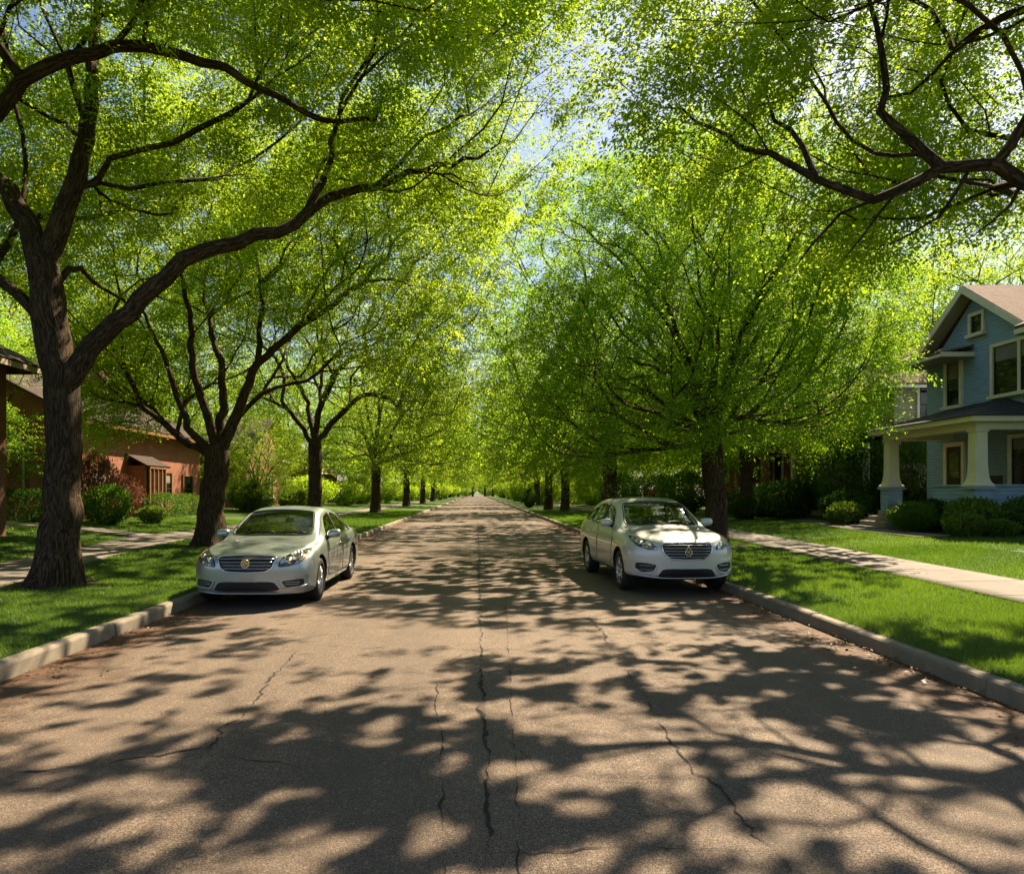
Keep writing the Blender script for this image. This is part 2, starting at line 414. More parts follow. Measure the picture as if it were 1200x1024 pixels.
# cracks: ragged ribbons of dark filler a few millimetres over the asphalt
def crack_ribbons():
    rng = np.random.default_rng(11); V, Fc = [], []
    def ribbon(pts, w0, jag=.03):
        P = np.array(pts, float); out = []
        for a, b in zip(P[:-1], P[1:]):
            k = max(2, int(np.linalg.norm(b - a) / .06)); t = np.arange(k)[:, None] / k; out.append(a + (b - a) * t)
        P = np.vstack(out + [P[-1:]]); n = len(P)
        d = np.zeros(n)
        for s_, amp in ((16, .22), (7, .42), (3, .5), (1, .42)):
            m = n // s_ + 2; d += np.interp(np.arange(n) / s_, np.arange(m), rng.normal(0, amp * jag, m))
        T = np.gradient(P, axis=0); T /= np.linalg.norm(T, axis=1, keepdims=True) + 1e-9
        N = np.stack([-T[:, 1], T[:, 0]], 1); P = P + N * d[:, None]
        W = .55 * w0 * np.clip(.55 + .6 * np.interp(np.arange(n) / 4, np.arange(n // 4 + 2), rng.normal(0, 1, n // 4 + 2)) + rng.normal(0, .35, n), .10, 1.7)
        W *= np.minimum(1, np.minimum(np.arange(n) + .3, n - .7 - np.arange(n)) / 6)
        b = sum(len(q) for q in V)
        z = .0175 - .012 * (P[:, 0] / RW) ** 2
        V.append(np.column_stack([P + N * W[:, None], z])); V.append(np.column_stack([P - N * W[:, None], z]))
        i = np.arange(n - 1); Fc.append(np.stack([b + i, b + n + i, b + n + i + 1, b + i + 1], -1))
        return P
    def px(*q): return [road_pt(a, b) for a, b in q]
    main = ribbon(px((560, 612), (561, 640), (562, 700), (563, 760), (566, 850), (569, 940), (573, 1080)), .024, .024)
    ribbon(px((520, 1000), (545, 985), (569, 950)), .004, .03); ribbon(px((563, 760), (530, 775), (490, 770)), .004, .03); ribbon(px((566, 850), (600, 875), (630, 905), (650, 905)), .005, .03)
    ribbon(px((512, 800), (516, 900), (521, 1060)), .010, .014)
    ribbon(px((592, 700), (600, 830), (612, 1060)), .007, .012)
    ribbon(px((350, 760), (320, 795), (300, 825), (265, 860), (245, 878), (150, 890), (60, 903), (-30, 907)), .015, .035)
    ribbon(px((245, 878), (300, 880), (345, 872)), .007, .03)
    ribbon(px((385, 905), (300, 893), (245, 878)), .006, .03)
    ribbon(px((690, 720), (775, 845), (800, 890), (850, 935), (925, 1030)), .014, .03)
    ribbon(px((565, 1002), (640, 1003), (700, 998), (780, 992), (900, 1006)), .008, .025)
    ribbon(px((650, 905), (705, 916), (760, 920), (818, 918)), .006, .025)
    ribbon(px((480, 838), (520, 842), (562, 838)), .006, .02)
    ribbon(px((350, 975), (400, 979), (450, 985)), .006, .025)
    ribbon(px((75, 1008), (110, 983), (150, 975), (180, 960)), .007, .03)
    ribbon(px((566, 860), (610, 862), (640, 858)), .005, .02)
    ribbon(px((640, 720), (700, 745), (760, 752)), .008, .03)
    ribbon(px((470, 960), (490, 900), (505, 880)), .005, .03)
    ribbon(px((566, 915), (590, 940), (640, 955)), .005, .03)
    for k in range(90):
        if k % 2 == 0:
            i = rng.integers(5, len(main) - 5); p = main[i]
        else: p = np.array((rng.uniform(-3.9, 3.9), rng.uniform(3.2, 16)))
        a = rng.uniform(0, 2 * PI); L = rng.uniform(.25, 1.0)
        q = p + L * .5 * np.array((math.cos(a), math.sin(a))); r = q + L * .5 * np.array((math.cos(a + .5), math.sin(a + .5)))
        ribbon([p, q, r], rng.uniform(.002, .0045), .03)
    for yy in (19, 27.5, 36, 52, 71):
        ribbon([(-4.1, yy), (-1.5, yy + .4), (1, yy - .2), (4.1, yy + .3)], .012, .06)
    o = np_faces('cracks', np.vstack(V), np.vstack(Fc), MAT['crack'], road)
crack_ribbons()

def path(name, cx, w, mat=None, lift=.035, joint=1.5):
    """a concrete path made of slabs laid along a polyline of centre points"""
    P = catmull(np.array([(x, y, 0) for x, y in cx]), .25)
    s = np.concatenate([[0], np.cumsum(np.linalg.norm(np.diff(P, axis=0), axis=1))])
    T = np.gradient(P, axis=0); T /= np.linalg.norm(T, axis=1, keepdims=True); N = np.stack([-T[:, 1], T[:, 0], 0 * T[:, 0]], 1)
    V, Fc = [], []; b = 0
    edges = np.arange(0, s[-1], joint)
    for e0 in edges:
        q = np.linspace(e0 + .012, min(e0 + joint, s[-1]) - .012, 6)
        c = np.stack([np.interp(q, s, P[:, k]) for k in range(3)], 1); nn = np.stack([np.interp(q, s, N[:, k]) for k in range(3)], 1)
        rows = []
        for off, dz in ((-.5, -.12), (-.5, 0), (-.25, 0), (0, 0), (.25, 0), (.5, 0), (.5, -.12)):
            p = c + nn * off * w; p[:, 2] = gz(p[:, 0]) + lift + dz; rows.append(p)
        R = np.stack(rows, 1); m, k = R.shape[:2]; V.append(R.reshape(-1, 3))
        i, j = np.meshgrid(np.arange(m - 1), np.arange(k - 1), indexing='ij'); a = (b + i * k + j).ravel()
        Fc.append(np.stack([a, a + 1, a + k + 1, a + k], -1)); b += m * k
    return tag(np_faces(name, np.vstack(V), np.vstack(Fc), mat or MAT['walk']), kind='structure')
WALK_L = [(-7.6, -14), (-7.75, 6), (-8.25, 11), (-9.2, 17), (-9.75, 22), (-9.6, 28), (-9.2, 38), (-9.0, 60), (-9.0, 100), (-9, 180)]
WALK_R = [(7.9, -14), (7.95, 6), (8.1, 11), (8.5, 18), (8.9, 26), (9.2, 40), (9.3, 70), (9.3, 180)]
path('sidewalk_left', WALK_L, 1.55)
path('sidewalk_right', WALK_R, 1.45)
path('front_walk', [(-10.4, 22.3), (-12.5, 23.4), (-15.5, 24.3), (-21, 24.6)], 1.1, lift=.04)
path('house_walk', [(13.1, 20.0), (13.25, 24.4), (14.2, 29), (15.2, 34)], 1.0, lift=.04)
# ------------------------------------------------------------------ leaves
def leaf_quads(P, A, N, L, W):
    """kite-shaped leaves at P along A with normal N"""
    A = A / np.linalg.norm(A, axis=1, keepdims=True)
    B = np.cross(N, A); B /= np.linalg.norm(B, axis=1, keepdims=True) + 1e-9
    L = L[:, None]; W = W[:, None]
    up = np.cross(A, B)
    V = np.stack([P, P + A * L * .45 + B * W * .5 + up * L * .06, P + A * L, P + A * L * .45 - B * W * .5 + up * L * .06], 1)
    n = len(P)
    return V.reshape(-1, 3), np.arange(4 * n).reshape(n, 4)

def noise3(seed, freq):
    r = np.random.default_rng(seed); K = r.normal(0, freq, (14, 3)); ph = r.uniform(0, 6.28, 14)
    return lambda P: np.cos(np.asarray(P) @ K.T + ph).sum(1) / math.sqrt(7)

def low_line(P, xs, ys):
    """True where a point lies above a crown's lower edge, which is given by its height against x at the crown's own depth"""
    Y = np.maximum(P[:, 1], 1); return VY - (P[:, 2] - EYE) / Y * F < np.interp(VX + P[:, 0] / Y * F, xs, ys)

_a, _e = math.radians(SUN_AZ), math.radians(SUN_EL)
SUN_DIR = np.array((math.sin(_a) * math.cos(_e), math.cos(_a) * math.cos(_e), math.sin(_e)))
_n1, _n2, _n3, _n4, _n5 = noise3(101, .9), noise3(102, 2.6), noise3(103, 5.2), noise3(104, 9.5), noise3(105, 18.0)
LIT = [(-2.6, 6.3, 1.7, 1.5, .95), (-1.2, 8.3, 1.3, .7, .7), (1.2, 4.7, 1.0, .7, .8), (2.0, 3.7, .9, .45, .8), (-3.3, 9.3, 1.0, .7, .7), (11.2, 15.5, 2.3, 4.5, 1.3), (11.5, 22, 2, 5, .8), (14.2, 20.3, 1.6, 2.2, .9), (6.0, 13.0, 1.2, 1.6, .7), (-5.4, 8.0, .8, 1.2, .6),
       (-12, 22.5, 3, 2.5, .8), (-15, 33, 3, 5, 1.0), (0, 17, 4, 4, .2), (3.5, 12.5, 1.0, 1.1, -.6), (-.6, 4.3, 1.0, .8, -.8), (-3.2, 4.0, 1.2, .5, -.6), (1.6, 7.4, 1.6, 1.0, -.5)]
def sun_gaps(P, jit, plain=False):
    """True for leaves to keep: openings run through the crowns towards the sun, so that light reaches the ground in flecks"""
    q = P - SUN_DIR * (P[:, 2:3] / SUN_DIR[2]); q[:, 2] = 0; w = q * (1, 1, 0)
    n = .30 * _n1(w) + .42 * _n2(w) + .60 * _n3(w) + .66 * _n4(w) + .36 * _n5(w)
    if plain: return n < -.05 + jit
    for x, y, rx, ry, a in LIT: n += a * np.exp(-((q[:, 0] - x) / rx) ** 2 - ((q[:, 1] - y) / ry) ** 2)
    n -= .45 * (q[:, 1] < 2.3) + .45 * (q[:, 0] < -.74 * q[:, 1]) + .5 * (q[:, 0] > .84 * q[:, 1])
    return n < .06 + jit

class Skeleton:
    """Trunk and branches as nodes with parents; grown towards leaf clumps, then thickened by what each node carries."""
    def __init__(s, seed):
        s.rng = np.random.default_rng(seed); s.P = np.zeros((60000, 3)); s.par = np.full(60000, -1); s.rf = np.zeros(60000); s.D = np.zeros((60000, 3)); s.n = 0
    def node(s, p, par, rf=0.0):
        s.P[s.n] = p; s.par[s.n] = par; s.rf[s.n] = rf
        d = s.P[s.n] - s.P[par] if par >= 0 else np.array((0, 0, 1.)); s.D[s.n] = d / (np.linalg.norm(d) + 1e-9); s.n += 1; return s.n - 1
    def limb(s, pts, r0, r1, parent=None, jit=.02, step=.3):
        Q = catmull(pts, step); k = len(Q); R = r0 + (r1 - r0) * (np.linspace(0, 1, k) ** .8)
        if parent is not None and parent >= 0: Q = Q[1:]; R = R[1:]
        par = -1 if parent is None else parent; ids = []
        for i, (q, r) in enumerate(zip(Q, R)):
            j = s.rng.normal(0, jit, 3) if 0 < i < len(Q) - 1 else 0
            par = s.node(q + j, par, r); ids.append(par)
        return ids
    def near(s, p, lo=0):
        return lo + int(np.argmin(np.linalg.norm(s.P[lo:s.n] - np.asarray(p), axis=1)))
    def grow(s, C, first, step=.45, down=.5):
        """join every clump centre in C to the nearest node from index first on; returns the clump nodes"""
        root = s.P[first]; order = np.argsort(np.linalg.norm(C - root, axis=1)); tips = []
        for c in C[order]:
            Q = s.P[first:s.n]; v = c - Q; d = np.linalg.norm(v, axis=1)
            al = (v * s.D[first:s.n]).sum(1) / (d + 1e-6)
            cost = d * (1 + .55 * np.maximum(0, .75 - al)) + down * np.maximum(0, -v[:, 2]) + .12 * np.linalg.norm(Q - root, axis=1)
            i = first + int(np.argmin(cost)); p0 = s.P[i].copy(); L = np.linalg.norm(c - p0)
            pd = p0 - s.P[s.par[i]] if s.par[i] >= 0 else np.array((0, 0, 1.)); pd = pd / (np.linalg.norm(pd) + 1e-9)
            k = max(1, int(L / step)); ctrl = p0 + pd * L * .38 + np.array((0, 0, .10 * L)); par = i
            for t in np.linspace(0, 1, k + 1)[1:]:
                q = (1 - t) ** 2 * p0 + 2 * t * (1 - t) * ctrl + t * t * c
                if t < 1: q = q + s.rng.normal(0, .045 * min(1, L), 3)
                par = s.node(q, par)
            tips.append(par)
        return np.array(tips)
    def mesh(s, name, tips, mat, parent, k=.0085, expo=.5, rmin=.006, flare=None, twigs=2, minr=0.0):
        n = s.n; w = np.zeros(n); w[tips] += 1
        for _ in range(5):                                      # ease the kinks out of the grown branches
            sm_ = np.zeros((n, 3)); ct = np.zeros(n); ii = np.arange(1, n); pp = s.par[1:n]; ok = pp >= 0
            np.add.at(sm_, pp[ok], s.P[ii[ok]]); np.add.at(ct, pp[ok], 1); mid = sm_ / np.maximum(ct, 1)[:, None]
            mv = (s.rf[:n] == 0) & (ct > 0) & (s.par[:n] >= 0)
            s.P[:n][mv] = .5 * s.P[:n][mv] + .25 * (mid[mv] + s.P[s.par[:n][mv]])
        for i in range(n - 1, 0, -1):
            if s.par[i] >= 0: w[s.par[i]] += w[i]
        r = np.maximum(np.maximum(rmin, k * w ** expo), s.rf[:n])
        for i in range(1, n):
            if s.par[i] >= 0: r[i] = min(r[i], r[s.par[i]])
        kids = [[] for _ in range(n)]
        for i in range(1, n):
            if s.par[i] >= 0: kids[s.par[i]].append(i)
        V, Fc, UV = [], [], []; base = 0
        stack = [(0, -1)]
        while stack:
            i, fr = stack.pop()
            chain = [i] if fr < 0 else [fr, i]
            while kids[i]:
                ks = sorted(kids[i], key=lambda q: -(r[q] + 1e-4 * w[q]))
                for q in ks[1:]: stack.append((q, i))
                i = ks[0]; chain.append(i)
            if len(chain) < 2: continue
            P = s.P[chain]; R = r[chain].copy()
            if fr >= 0: R[0] = R[1]
            if R.max() < minr: continue
            R[-1] *= .5
            m = R.max(); sides = 20 if m > .22 else 12 if m > .09 else 7 if m > .035 else 5 if m > .015 else 3
            if fr < 0 and len(chain) > 4:                       # the trunk: finer rings, flare and buttresses
                q = np.linspace(0, len(P) - 1, len(P) * 3); P = np.stack([np.interp(q, np.arange(len(R)), P[:, z]) for z in range(3)], 1); R = np.interp(q, np.arange(len(R)), R)
            v, f = tube_arrays(P, R, sides)
            if fr < 0 and flare:
                c = np.repeat(P, sides, 0); a = np.tile(np.arange(sides) * 2 * PI / sides, len(P)); h = np.maximum(0, c[:, 2] - P[0, 2])
                rt = 1 + np.exp(-h / flare[1]) * flare[0] * (1 + .55 * np.cos(a * 5 + 1.3) + .3 * np.cos(a * 3 + .4))
                rt *= 1 + .035 * np.cos(a * 7 + h * 1.3) + .03 * np.cos(a * 4 - h * 2.1)
                v = c + (v - c) * rt[:, None]
            V.append(v); Fc.append(f + base); base += len(v)
            s_ = np.concatenate([[0], np.cumsum(np.linalg.norm(np.diff(P, axis=0), axis=1))])
            a = np.tile(np.arange(sides) * 2 * PI / sides, len(P)); rr = np.repeat(np.maximum(R, .02), sides)
            UV.append(np.stack([rr * np.cos(a), rr * np.sin(a), np.repeat(s_, sides) + base * .01], 1))
        if twigs:                                               # bare twigs inside the clumps
            T = np.repeat(s.P[tips], twigs, 0); D = s.rng.normal(0, 1, T.shape) * (1, 1, .5); D /= np.linalg.norm(D, axis=1, keepdims=True)
            L = s.rng.uniform(.3, .75, (len(T), 1)); E = T + D * L; S = np.cross(D, (0.1, .3, 1.0)); S /= np.linalg.norm(S, axis=1, keepdims=True); S2 = np.cross(D, S)
            q = .0045
            tv = np.stack([T + S * q, T - S * .5 * q + S2 * .87 * q, T - S * .5 * q - S2 * .87 * q, E], 1).reshape(-1, 3)
            b = base + 4 * np.arange(len(T))[:, None]
            fs = [np.hstack([b, b + 1, b + 3, b + 3]), np.hstack([b + 1, b + 2, b + 3, b + 3]), np.hstack([b + 2, b, b + 3, b + 3])]
            tri = np.vstack([f[:, :3] for f in fs])
        V = np.vstack(V); Fc = np.vstack(Fc); UV = np.vstack(UV)
        me = bpy.data.meshes.new(name)
        nq = len(Fc); tris = tri if twigs else np.zeros((0, 3), int); nt = len(tris)
        allv = np.vstack([V, tv]) if twigs else V; uv = np.vstack([UV, np.tile((.01, 0, 0), (len(tv), 1))]) if twigs else UV
        me.vertices.add(len(allv)); me.vertices.foreach_set('co', allv.astype(np.float32).ravel())
        me.loops.add(nq * 4 + nt * 3); me.loops.foreach_set('vertex_index', np.concatenate([Fc.ravel(), tris.ravel()]).astype(np.int32))
        me.polygons.add(nq + nt); me.polygons.foreach_set('loop_start', np.concatenate([np.arange(nq) * 4, nq * 4 + np.arange(nt) * 3]).astype(np.int32))
        me.polygons.foreach_set('use_smooth', np.ones(nq + nt, bool)); me.update(calc_edges=True)
        at_ = me.attributes.new('barkuv', 'FLOAT_VECTOR', 'POINT'); at_.data.foreach_set('vector', uv.astype(np.float32).ravel())
        me.materials.append(mat)
        return link(name, me, parent)

def clumps(lobes, n, rng, seed, thresh=-.45, freq=.75, gap=.55, shell=.45, keep=None):
    """leaf clump centres filling the ellipsoid lobes, thinned by noise so that holes stay open, no two closer than gap"""
    ns = noise3(seed, freq); W = np.array([l[3] * l[4] * l[5] for l in lobes]) ** .8; W /= W.sum(); out = np.zeros((0, 3)); tries = 0
    while len(out) < n and tries < 60:
        tries += 1
        k = rng.choice(len(lobes), 600, p=W); L = np.array(lobes)[k]
        d = rng.normal(0, 1, (600, 3)); d /= np.linalg.norm(d, axis=1, keepdims=True)
        q = L[:, :3] + d * L[:, 3:6] * (rng.uniform(0, 1, (600, 1)) ** shell)
        q = q[ns(q) > thresh]
        if keep is not None: q = q[keep(q)]
        for p in q:
            if len(out) == 0 or np.min(((out - p) ** 2).sum(1)) > gap * gap: out = np.vstack([out, p])
            if len(out) >= n: break
    return out

def crown_leaves(C, axis, rng, sprays, per, L, W, spread=.95, droop=.18, flat=.055):
    """leaves set along short sprays that reach outwards from the clump centres and droop"""
    m = len(C); out = C - np.asarray(axis); out[:, 2] *= .35; out /= np.linalg.norm(out, axis=1, keepdims=True) + 1e-9
    S = np.repeat(C, sprays, 0); D = np.repeat(out, sprays, 0) * .75 + rng.normal(0, .62, (m * sprays, 3)) * (1, 1, .5)
    D /= np.linalg.norm(D, axis=1, keepdims=True); D[:, 2] -= droop
    cl = np.repeat(rng.normal(0, .16, m), sprays) + rng.normal(0, .09, m * sprays)
    ln = rng.uniform(.55, 1.15, m * sprays) * spread
    S = S + rng.normal(0, .16, S.shape) * (1, 1, .7)
    P0 = np.repeat(S, per, 0); DD = np.repeat(D, per, 0); n = len(P0)
    t = rng.uniform(-.15, 1, n) ; lat = np.cross(DD, (0, 0, 1.0)); lat /= np.linalg.norm(lat, axis=1, keepdims=True) + 1e-9
    sw = (rng.normal(0, 1, n) * .16 * (1.15 - .6 * np.abs(t)))
    P = P0 + DD * (t * np.repeat(ln, per))[:, None] + lat * (sw * spread)[:, None] + np.stack([0 * t, 0 * t, rng.normal(0, flat, n) - .10 * t * t], 1)
    A = DD * .6 + lat * np.sign(sw)[:, None] * rng.uniform(.2, 1.1, n)[:, None] + rng.normal(0, .35, (n, 3))
    A[:, 2] -= .25
    N = np.array((0, 0, 1.0)) + np.repeat(rng.normal(0, .28, (m * sprays, 3)), per, 0) + rng.normal(0, .36, (n, 3))
    s = rng.uniform(.65, 1.25, n)
    V, Fc = leaf_quads(P, A, N, L * s, W * s)
    a = np.clip(.5 + 1.35 * np.repeat(cl, per) + rng.normal(0, .10, n), 0, 1)
    return V, Fc, a

def make_tree(name, base, trunk, limbs, lobes, seed, n, sprays=4, per=52, L=.085, W=.046, mat='leaf', bark='bark', thresh=-.45, gap=.5,
              k=.0085, flare=(.55, .35), spread=.95, twigs=2, local=False, freq=.75, shell=.45, droop=.18, first_from=None, keep=None, gaps=True):
    """tree > trunk (with all its branches), crown.  All points are in world space; the Empty stands at the base."""
    base = np.asarray(base, float); o = empty(name, tuple(base)); s = Skeleton(seed)
    if limbs is None: limbs = []
    T = [np.asarray(p, float) - base for p, _ in trunk]; ids = s.limb(T, trunk[0][1], trunk[-1][1], None, .015)
    Rt = np.interp(np.linspace(0, 1, len(ids)), np.linspace(0, 1, len(trunk)), [r for _, r in trunk])
    for i, r in zip(ids, Rt): s.rf[i] = r
    first = ids[-3]
    for pts, r0, r1 in limbs:
        q = [np.asarray(p, float) - base for p in pts]; par = s.near(q[0])
        q[0] = s.P[par].copy(); s.limb(q, r0, r1, par, .03)
    if first_from is not None: first = first_from(s, ids)
    loc = [(l[0] - base[0], l[1] - base[1], l[2] - base[2], l[3], l[4], l[5]) for l in lobes]
    C = clumps(loc, n, s.rng, seed + 7, thresh, freq, gap, shell, (lambda q: keep(q + base)) if keep else None)
    tips = s.grow(C, first)
    s.mesh('trunk', tips, MAT[bark], o, k, .5, .006, flare, twigs)
    V, Fc, a = crown_leaves(C, (0, 0, loc[0][2] * .6), s.rng, sprays, per, L, W, spread, droop)
    if gaps:
        k_ = sun_gaps(V[::4] + base, s.rng.normal(0, .30, len(a)), gaps == 'plain'); V = V.reshape(-1, 4, 3)[k_].reshape(-1, 3); a = a[k_]; Fc = np.arange(len(V)).reshape(-1, 4)
    np_faces('crown', V, Fc, MAT[mat], o, a)
    return o

def vase(base, fork, n, out, top, seed, r=.12):
    """n limbs that leave the fork and arch up and outwards"""
    g_ = random.Random(seed); L = []
    for i in range(n):
        a = 2 * PI * (i + g_.uniform(-.25, .25)) / n; o = out * g_.uniform(.65, 1.05); h = top * g_.uniform(.75, 1.05)
        c, s_ = math.cos(a), math.sin(a); f = np.asarray(fork, float) - (0, 0, g_.uniform(0, .5))
        p = lambda u, z: f + np.array((c * o * u, s_ * o * u, h * z)) + np.array((g_.uniform(-.12, .12), g_.uniform(-.12, .12), 0))
        L.append(([f, p(.16, .28), p(.38, .56), p(.68, .82), p(1, 1)], r * g_.uniform(.75, 1.1), .03))
    return L

def dup(root, loc, rz, scale, label, group):
    r = root.copy(); COL.objects.link(r); r.location = loc; r.rotation_euler = (0, 0, rz); r.scale = scale
    r['label'] = label
    if group: r['group'] = group
    for ch in [c for c in bpy.data.objects if c.parent == root]:
        c = ch.copy(); COL.objects.link(c); c.parent = r
    return r

# ------------------------------------------------------------------ the street trees
def big_trees():
    S = 'street trees lining the road'
    # huge forked tree before the sedan
    b = (-6.8, 11.5, float(gz(-6.8)) - .05); D = 11.5
    A = lambda *q: [at(x, y, d) for x, y, d in q]
    trunk = [(b, .34), (at(72, 600, D), .28), (at(74, 520, D), .262), (at(72, 440, D), .29), (at(58, 370, D), .265), (at(50, 312, D), .255), (at(42, 285, D), .22)]
    limbs = [
        (A((76, 452, D), (100, 420, D - .1), (150, 362, D - .3), (195, 325, D - .4), (240, 295, D - .4), (300, 275, D - .2), (345, 264, D), (372, 238, D + .3), (420, 222, D + .6), (480, 202, D + 1), (560, 186, D + 1.6)), .19, .03),
        (A((366, 245, D + .2), (384, 195, D + .3), (392, 150, D + .5), (410, 100, D + .6)), .075, .02),
        (A((430, 218, D + .7), (470, 190, D + 1), (500, 160, D + 1.4), (550, 135, D + 2)), .05, .015),
        (A((480, 202, D + 1), (530, 205, D + .6), (560, 225, D + .2)), .03, .012),
        (A((50, 305, D), (72, 265, D + .1), (90, 205, D + .2), (100, 165, D + .4), (108, 120, D + .6), (112, 60, D + 1), (118, -40, D + 1.4)), .19, .06),
        (A((98, 168, D + .4), (80, 150, D + .8), (62, 135, D + 1.3)), .05, .02),
        (A((48, 300, D), (30, 262, D), (8, 225, D - .2), (-30, 195, D - .4), (-80, 160, D - .6), (-110, 80, D - .8)), .20, .06),
        (A((-30, 195, D - .4), (-34, 160, D - .8), (-5, 128, D - 1.1), (30, 95, D - 1.3), (62, 72, D - 1.4), (110, 60, D - 1.4), (165, 55, D - 1.4), (215, 63, D - 1.2), (262, 85, D - 1.0), (305, 108, D - .8), (360, 130, D - .5), (400, 141, D - .3), (440, 140, D)), .135, .03),
        (A((165, 55, D - 1.4), (172, 20, D - 1.5), (182, -40, D - 1.6)), .045, .015),
        (A((52, 385, D), (35, 362, D + .1), (10, 335, D + .2), (-30, 300, D + .3), (-90, 250, D + .5)), .12, .04),
        (A((60, 350, D), (85, 312, D + .8), (110, 330, D + 1.6), (140, 352, D + 2.4), (170, 385, D + 3.2)), .07, .02),
    ]
    lobes = [(-6.8, 11.8, 10.2, 6.2, 5.4, 4.0), (-1.6, 12.2, 8.9, 3.3, 4.6, 2.7), (-11, 12.5, 8.0, 4, 4.5, 3.4), (-4.2, 9.6, 9.2, 4.4, 3.2, 2.6), (-8.6, 12.5, 9.6, 3.4, 3.0, 2.6), (0.2, 13.2, 9.4, 2.0, 3.2, 2.7)]
    o = make_tree('street_tree', b, trunk, limbs, lobes, 3, 1900, 7, 84, .068, .034, thresh=-.6, gap=.44, k=.0042, flare=(.42, .36), freq=1.3,
                  keep=lambda P: ((P[:, 1] > 11.2) | low_line(P, [-400, 0, 300, 450, 600, 700], [60, 20, 10, 60, 90, 60])) & low_line(P, [-300, 0, 120, 330, 450, 560, 640, 700], [330, 330, 300, 240, 230, 260, 230, 150]),
                  first_from=lambda s, ids: ids[-2])
    tag(o, 'massive forked tree with a long limb arching over the road, before the silver sedan', 'tree', S)
    # tree out of frame whose crooked limb hangs into view
    b = (8.3, 8.6, float(gz(8.3)) - .05); b = (6.9, 7.6, float(gz(6.9)) - .05)
    trunk = [(b, .42), ((6.95, 7.6, 2.0), .34), ((7.0, 7.6, 3.6), .33), ((7.0, 7.7, 5.0), .27), ((6.9, 7.8, 6.8), .22)]
    K = 8.2
    limbs = [
        ([(6.98, 7.6, 4.0), (6.9, 7.75, 4.8), at(1240, 222, 8.0), at(1200, 213, K), at(1165, 203, K), at(1140, 191, K), at(1100, 196, K + .1), at(1080, 210, K + .2), at(1050, 224, K + .3), at(1022, 236, K + .4), at(990, 222, K + .5), at(960, 205, K + .6), at(900, 186, K + .9), at(850, 158, K + 1.3), at(800, 128, K + 1.8)], .118, .018),
        ([at(1120, 192, K + .1), at(1085, 180, K + .3), at(1050, 152, K + .5), at(1036, 128, K + .6), at(1041, 105, K + .6), at(1032, 70, K + .7), at(1022, 0, K + .9), at(1015, -60, K + 1)], .07, .02),
        ([at(958, 204, K + .6), at(940, 175, K + .9), at(912, 138, K + 1.3), at(895, 100, K + 1.6)], .05, .015),
        ([at(1022, 236, K + .4), at(985, 250, K + .5), at(955, 285, K + .6), at(930, 316, K + .7)], .032, .01),
        ([at(1045, 226, K + .3), at(1010, 275, K + .5), at(985, 308, K + .7)], .025, .008),
        ([at(1150, 208, K), at(1100, 255, K + .3), at(1060, 280, K + .5), at(1035, 290, K + .7)], .03, .008),
        ([at(1200, 228, K), at(1170, 262, K + .2), at(1135, 280, K + .4)], .03, .008),
        ([at(1165, 200, K), at(1185, 170, K - .2), at(1215, 130, K - .4), at(1230, 60, K - .5)], .07, .03),
        ([(6.95, 7.7, 5.0), at(1230, 0, 8.0), at(1180, 20, 8.4), at(1120, 65, 9), at(1065, 106, 9.6), at(1020, 130, 10.2)], .10, .012),
        ([at(905, 186, K + .9), at(870, 195, K + 1.1), at(840, 205, K + 1.4)], .02, .008),
        ([(6.9, 7.8, 6.6), (6.0, 7.0, 8.4), (5.0, 6.4, 10)], .12, .04), ([(6.9, 7.8, 6.6), (8.4, 8.6, 8.6), (9.8, 9.2, 10)], .12, .04),
    ]
    lobes = [(6.5, 8.8, 9.4, 4.8, 4.4, 3.6), (4.0, 10.4, 7.6, 2.6, 3.0, 2.2), (7.6, 10.6, 6.4, 2.6, 2.2, 1.9), (5.6, 10.4, 6.4, 2.8, 1.6, 1.7), (8.0, 11.0, 9.5, 3.6, 2.8, 3.0)]
    o = make_tree('street_tree', b, trunk, limbs, lobes, 8, 1900, 5, 60, .068, .035, thresh=-.7, k=.0031, gap=.35, freq=1.7,
                  keep=lambda P: ((P[:, 1] > 8.9) | low_line(P, [690, 760, 900, 1050, 1200, 1500], [40, 60, 60, 70, 60, 60])) & low_line(P, [650, 700, 780, 850, 950, 1020, 1060, 1110, 1150, 1200, 1500], [60, 130, 200, 260, 300, 310, 300, 290, 265, 265, 290]), flare=(.5, .35), first_from=lambda s, ids: ids[-4])
    tag(o, 'airy tree at the frame edge showing only a crooked bare limb and hanging foliage', 'tree', S)
    # second tree on the sedan's side
    b = (-7.4, 19.8, float(gz(-7.4)) - .05); D = 19.8
    trunk = [(b, .40), (at(247, 600, D), .335), (at(252, 560, D), .33), (at(255, 528, D), .36)]
    limbs = [
        (A((254, 535, D), (272, 495, D - .1), (288, 460, D - .3), (302, 425, D - .4), (330, 400, D - .4), (352, 382, D - .6), (400, 330, D - 1)), .20, .04),
        (A((275, 490, D - .1), (300, 468, D + .3), (325, 435, D + .8), (334, 412, D + 1)), .09, .03),
        (A((254, 528, D), (262, 480, D + .5), (258, 420, D + 1), (246, 380, D + 1.4), (238, 330, D + 1.8)), .15, .05),
        (A((252, 530, D), (240, 480, D - .5), (226, 430, D - .9), (224, 380, D - 1.2), (212, 320, D - 1.5)), .15, .05),
        (A((250, 535, D), (222, 500, D - .2), (205, 450, D - .2), (190, 410, D - .2), (165, 360, D - .3)), .13, .04),
        (A((248, 540, D), (215, 515, D + .4), (190, 492, D + .8), (175, 475, D + 1.2), (140, 450, D + 2)), .09, .03),
        (A((300, 428, D - .4), (306, 390, D - .5), (309, 360, D - .6), (300, 300, D - .8)), .10, .03),
    ]
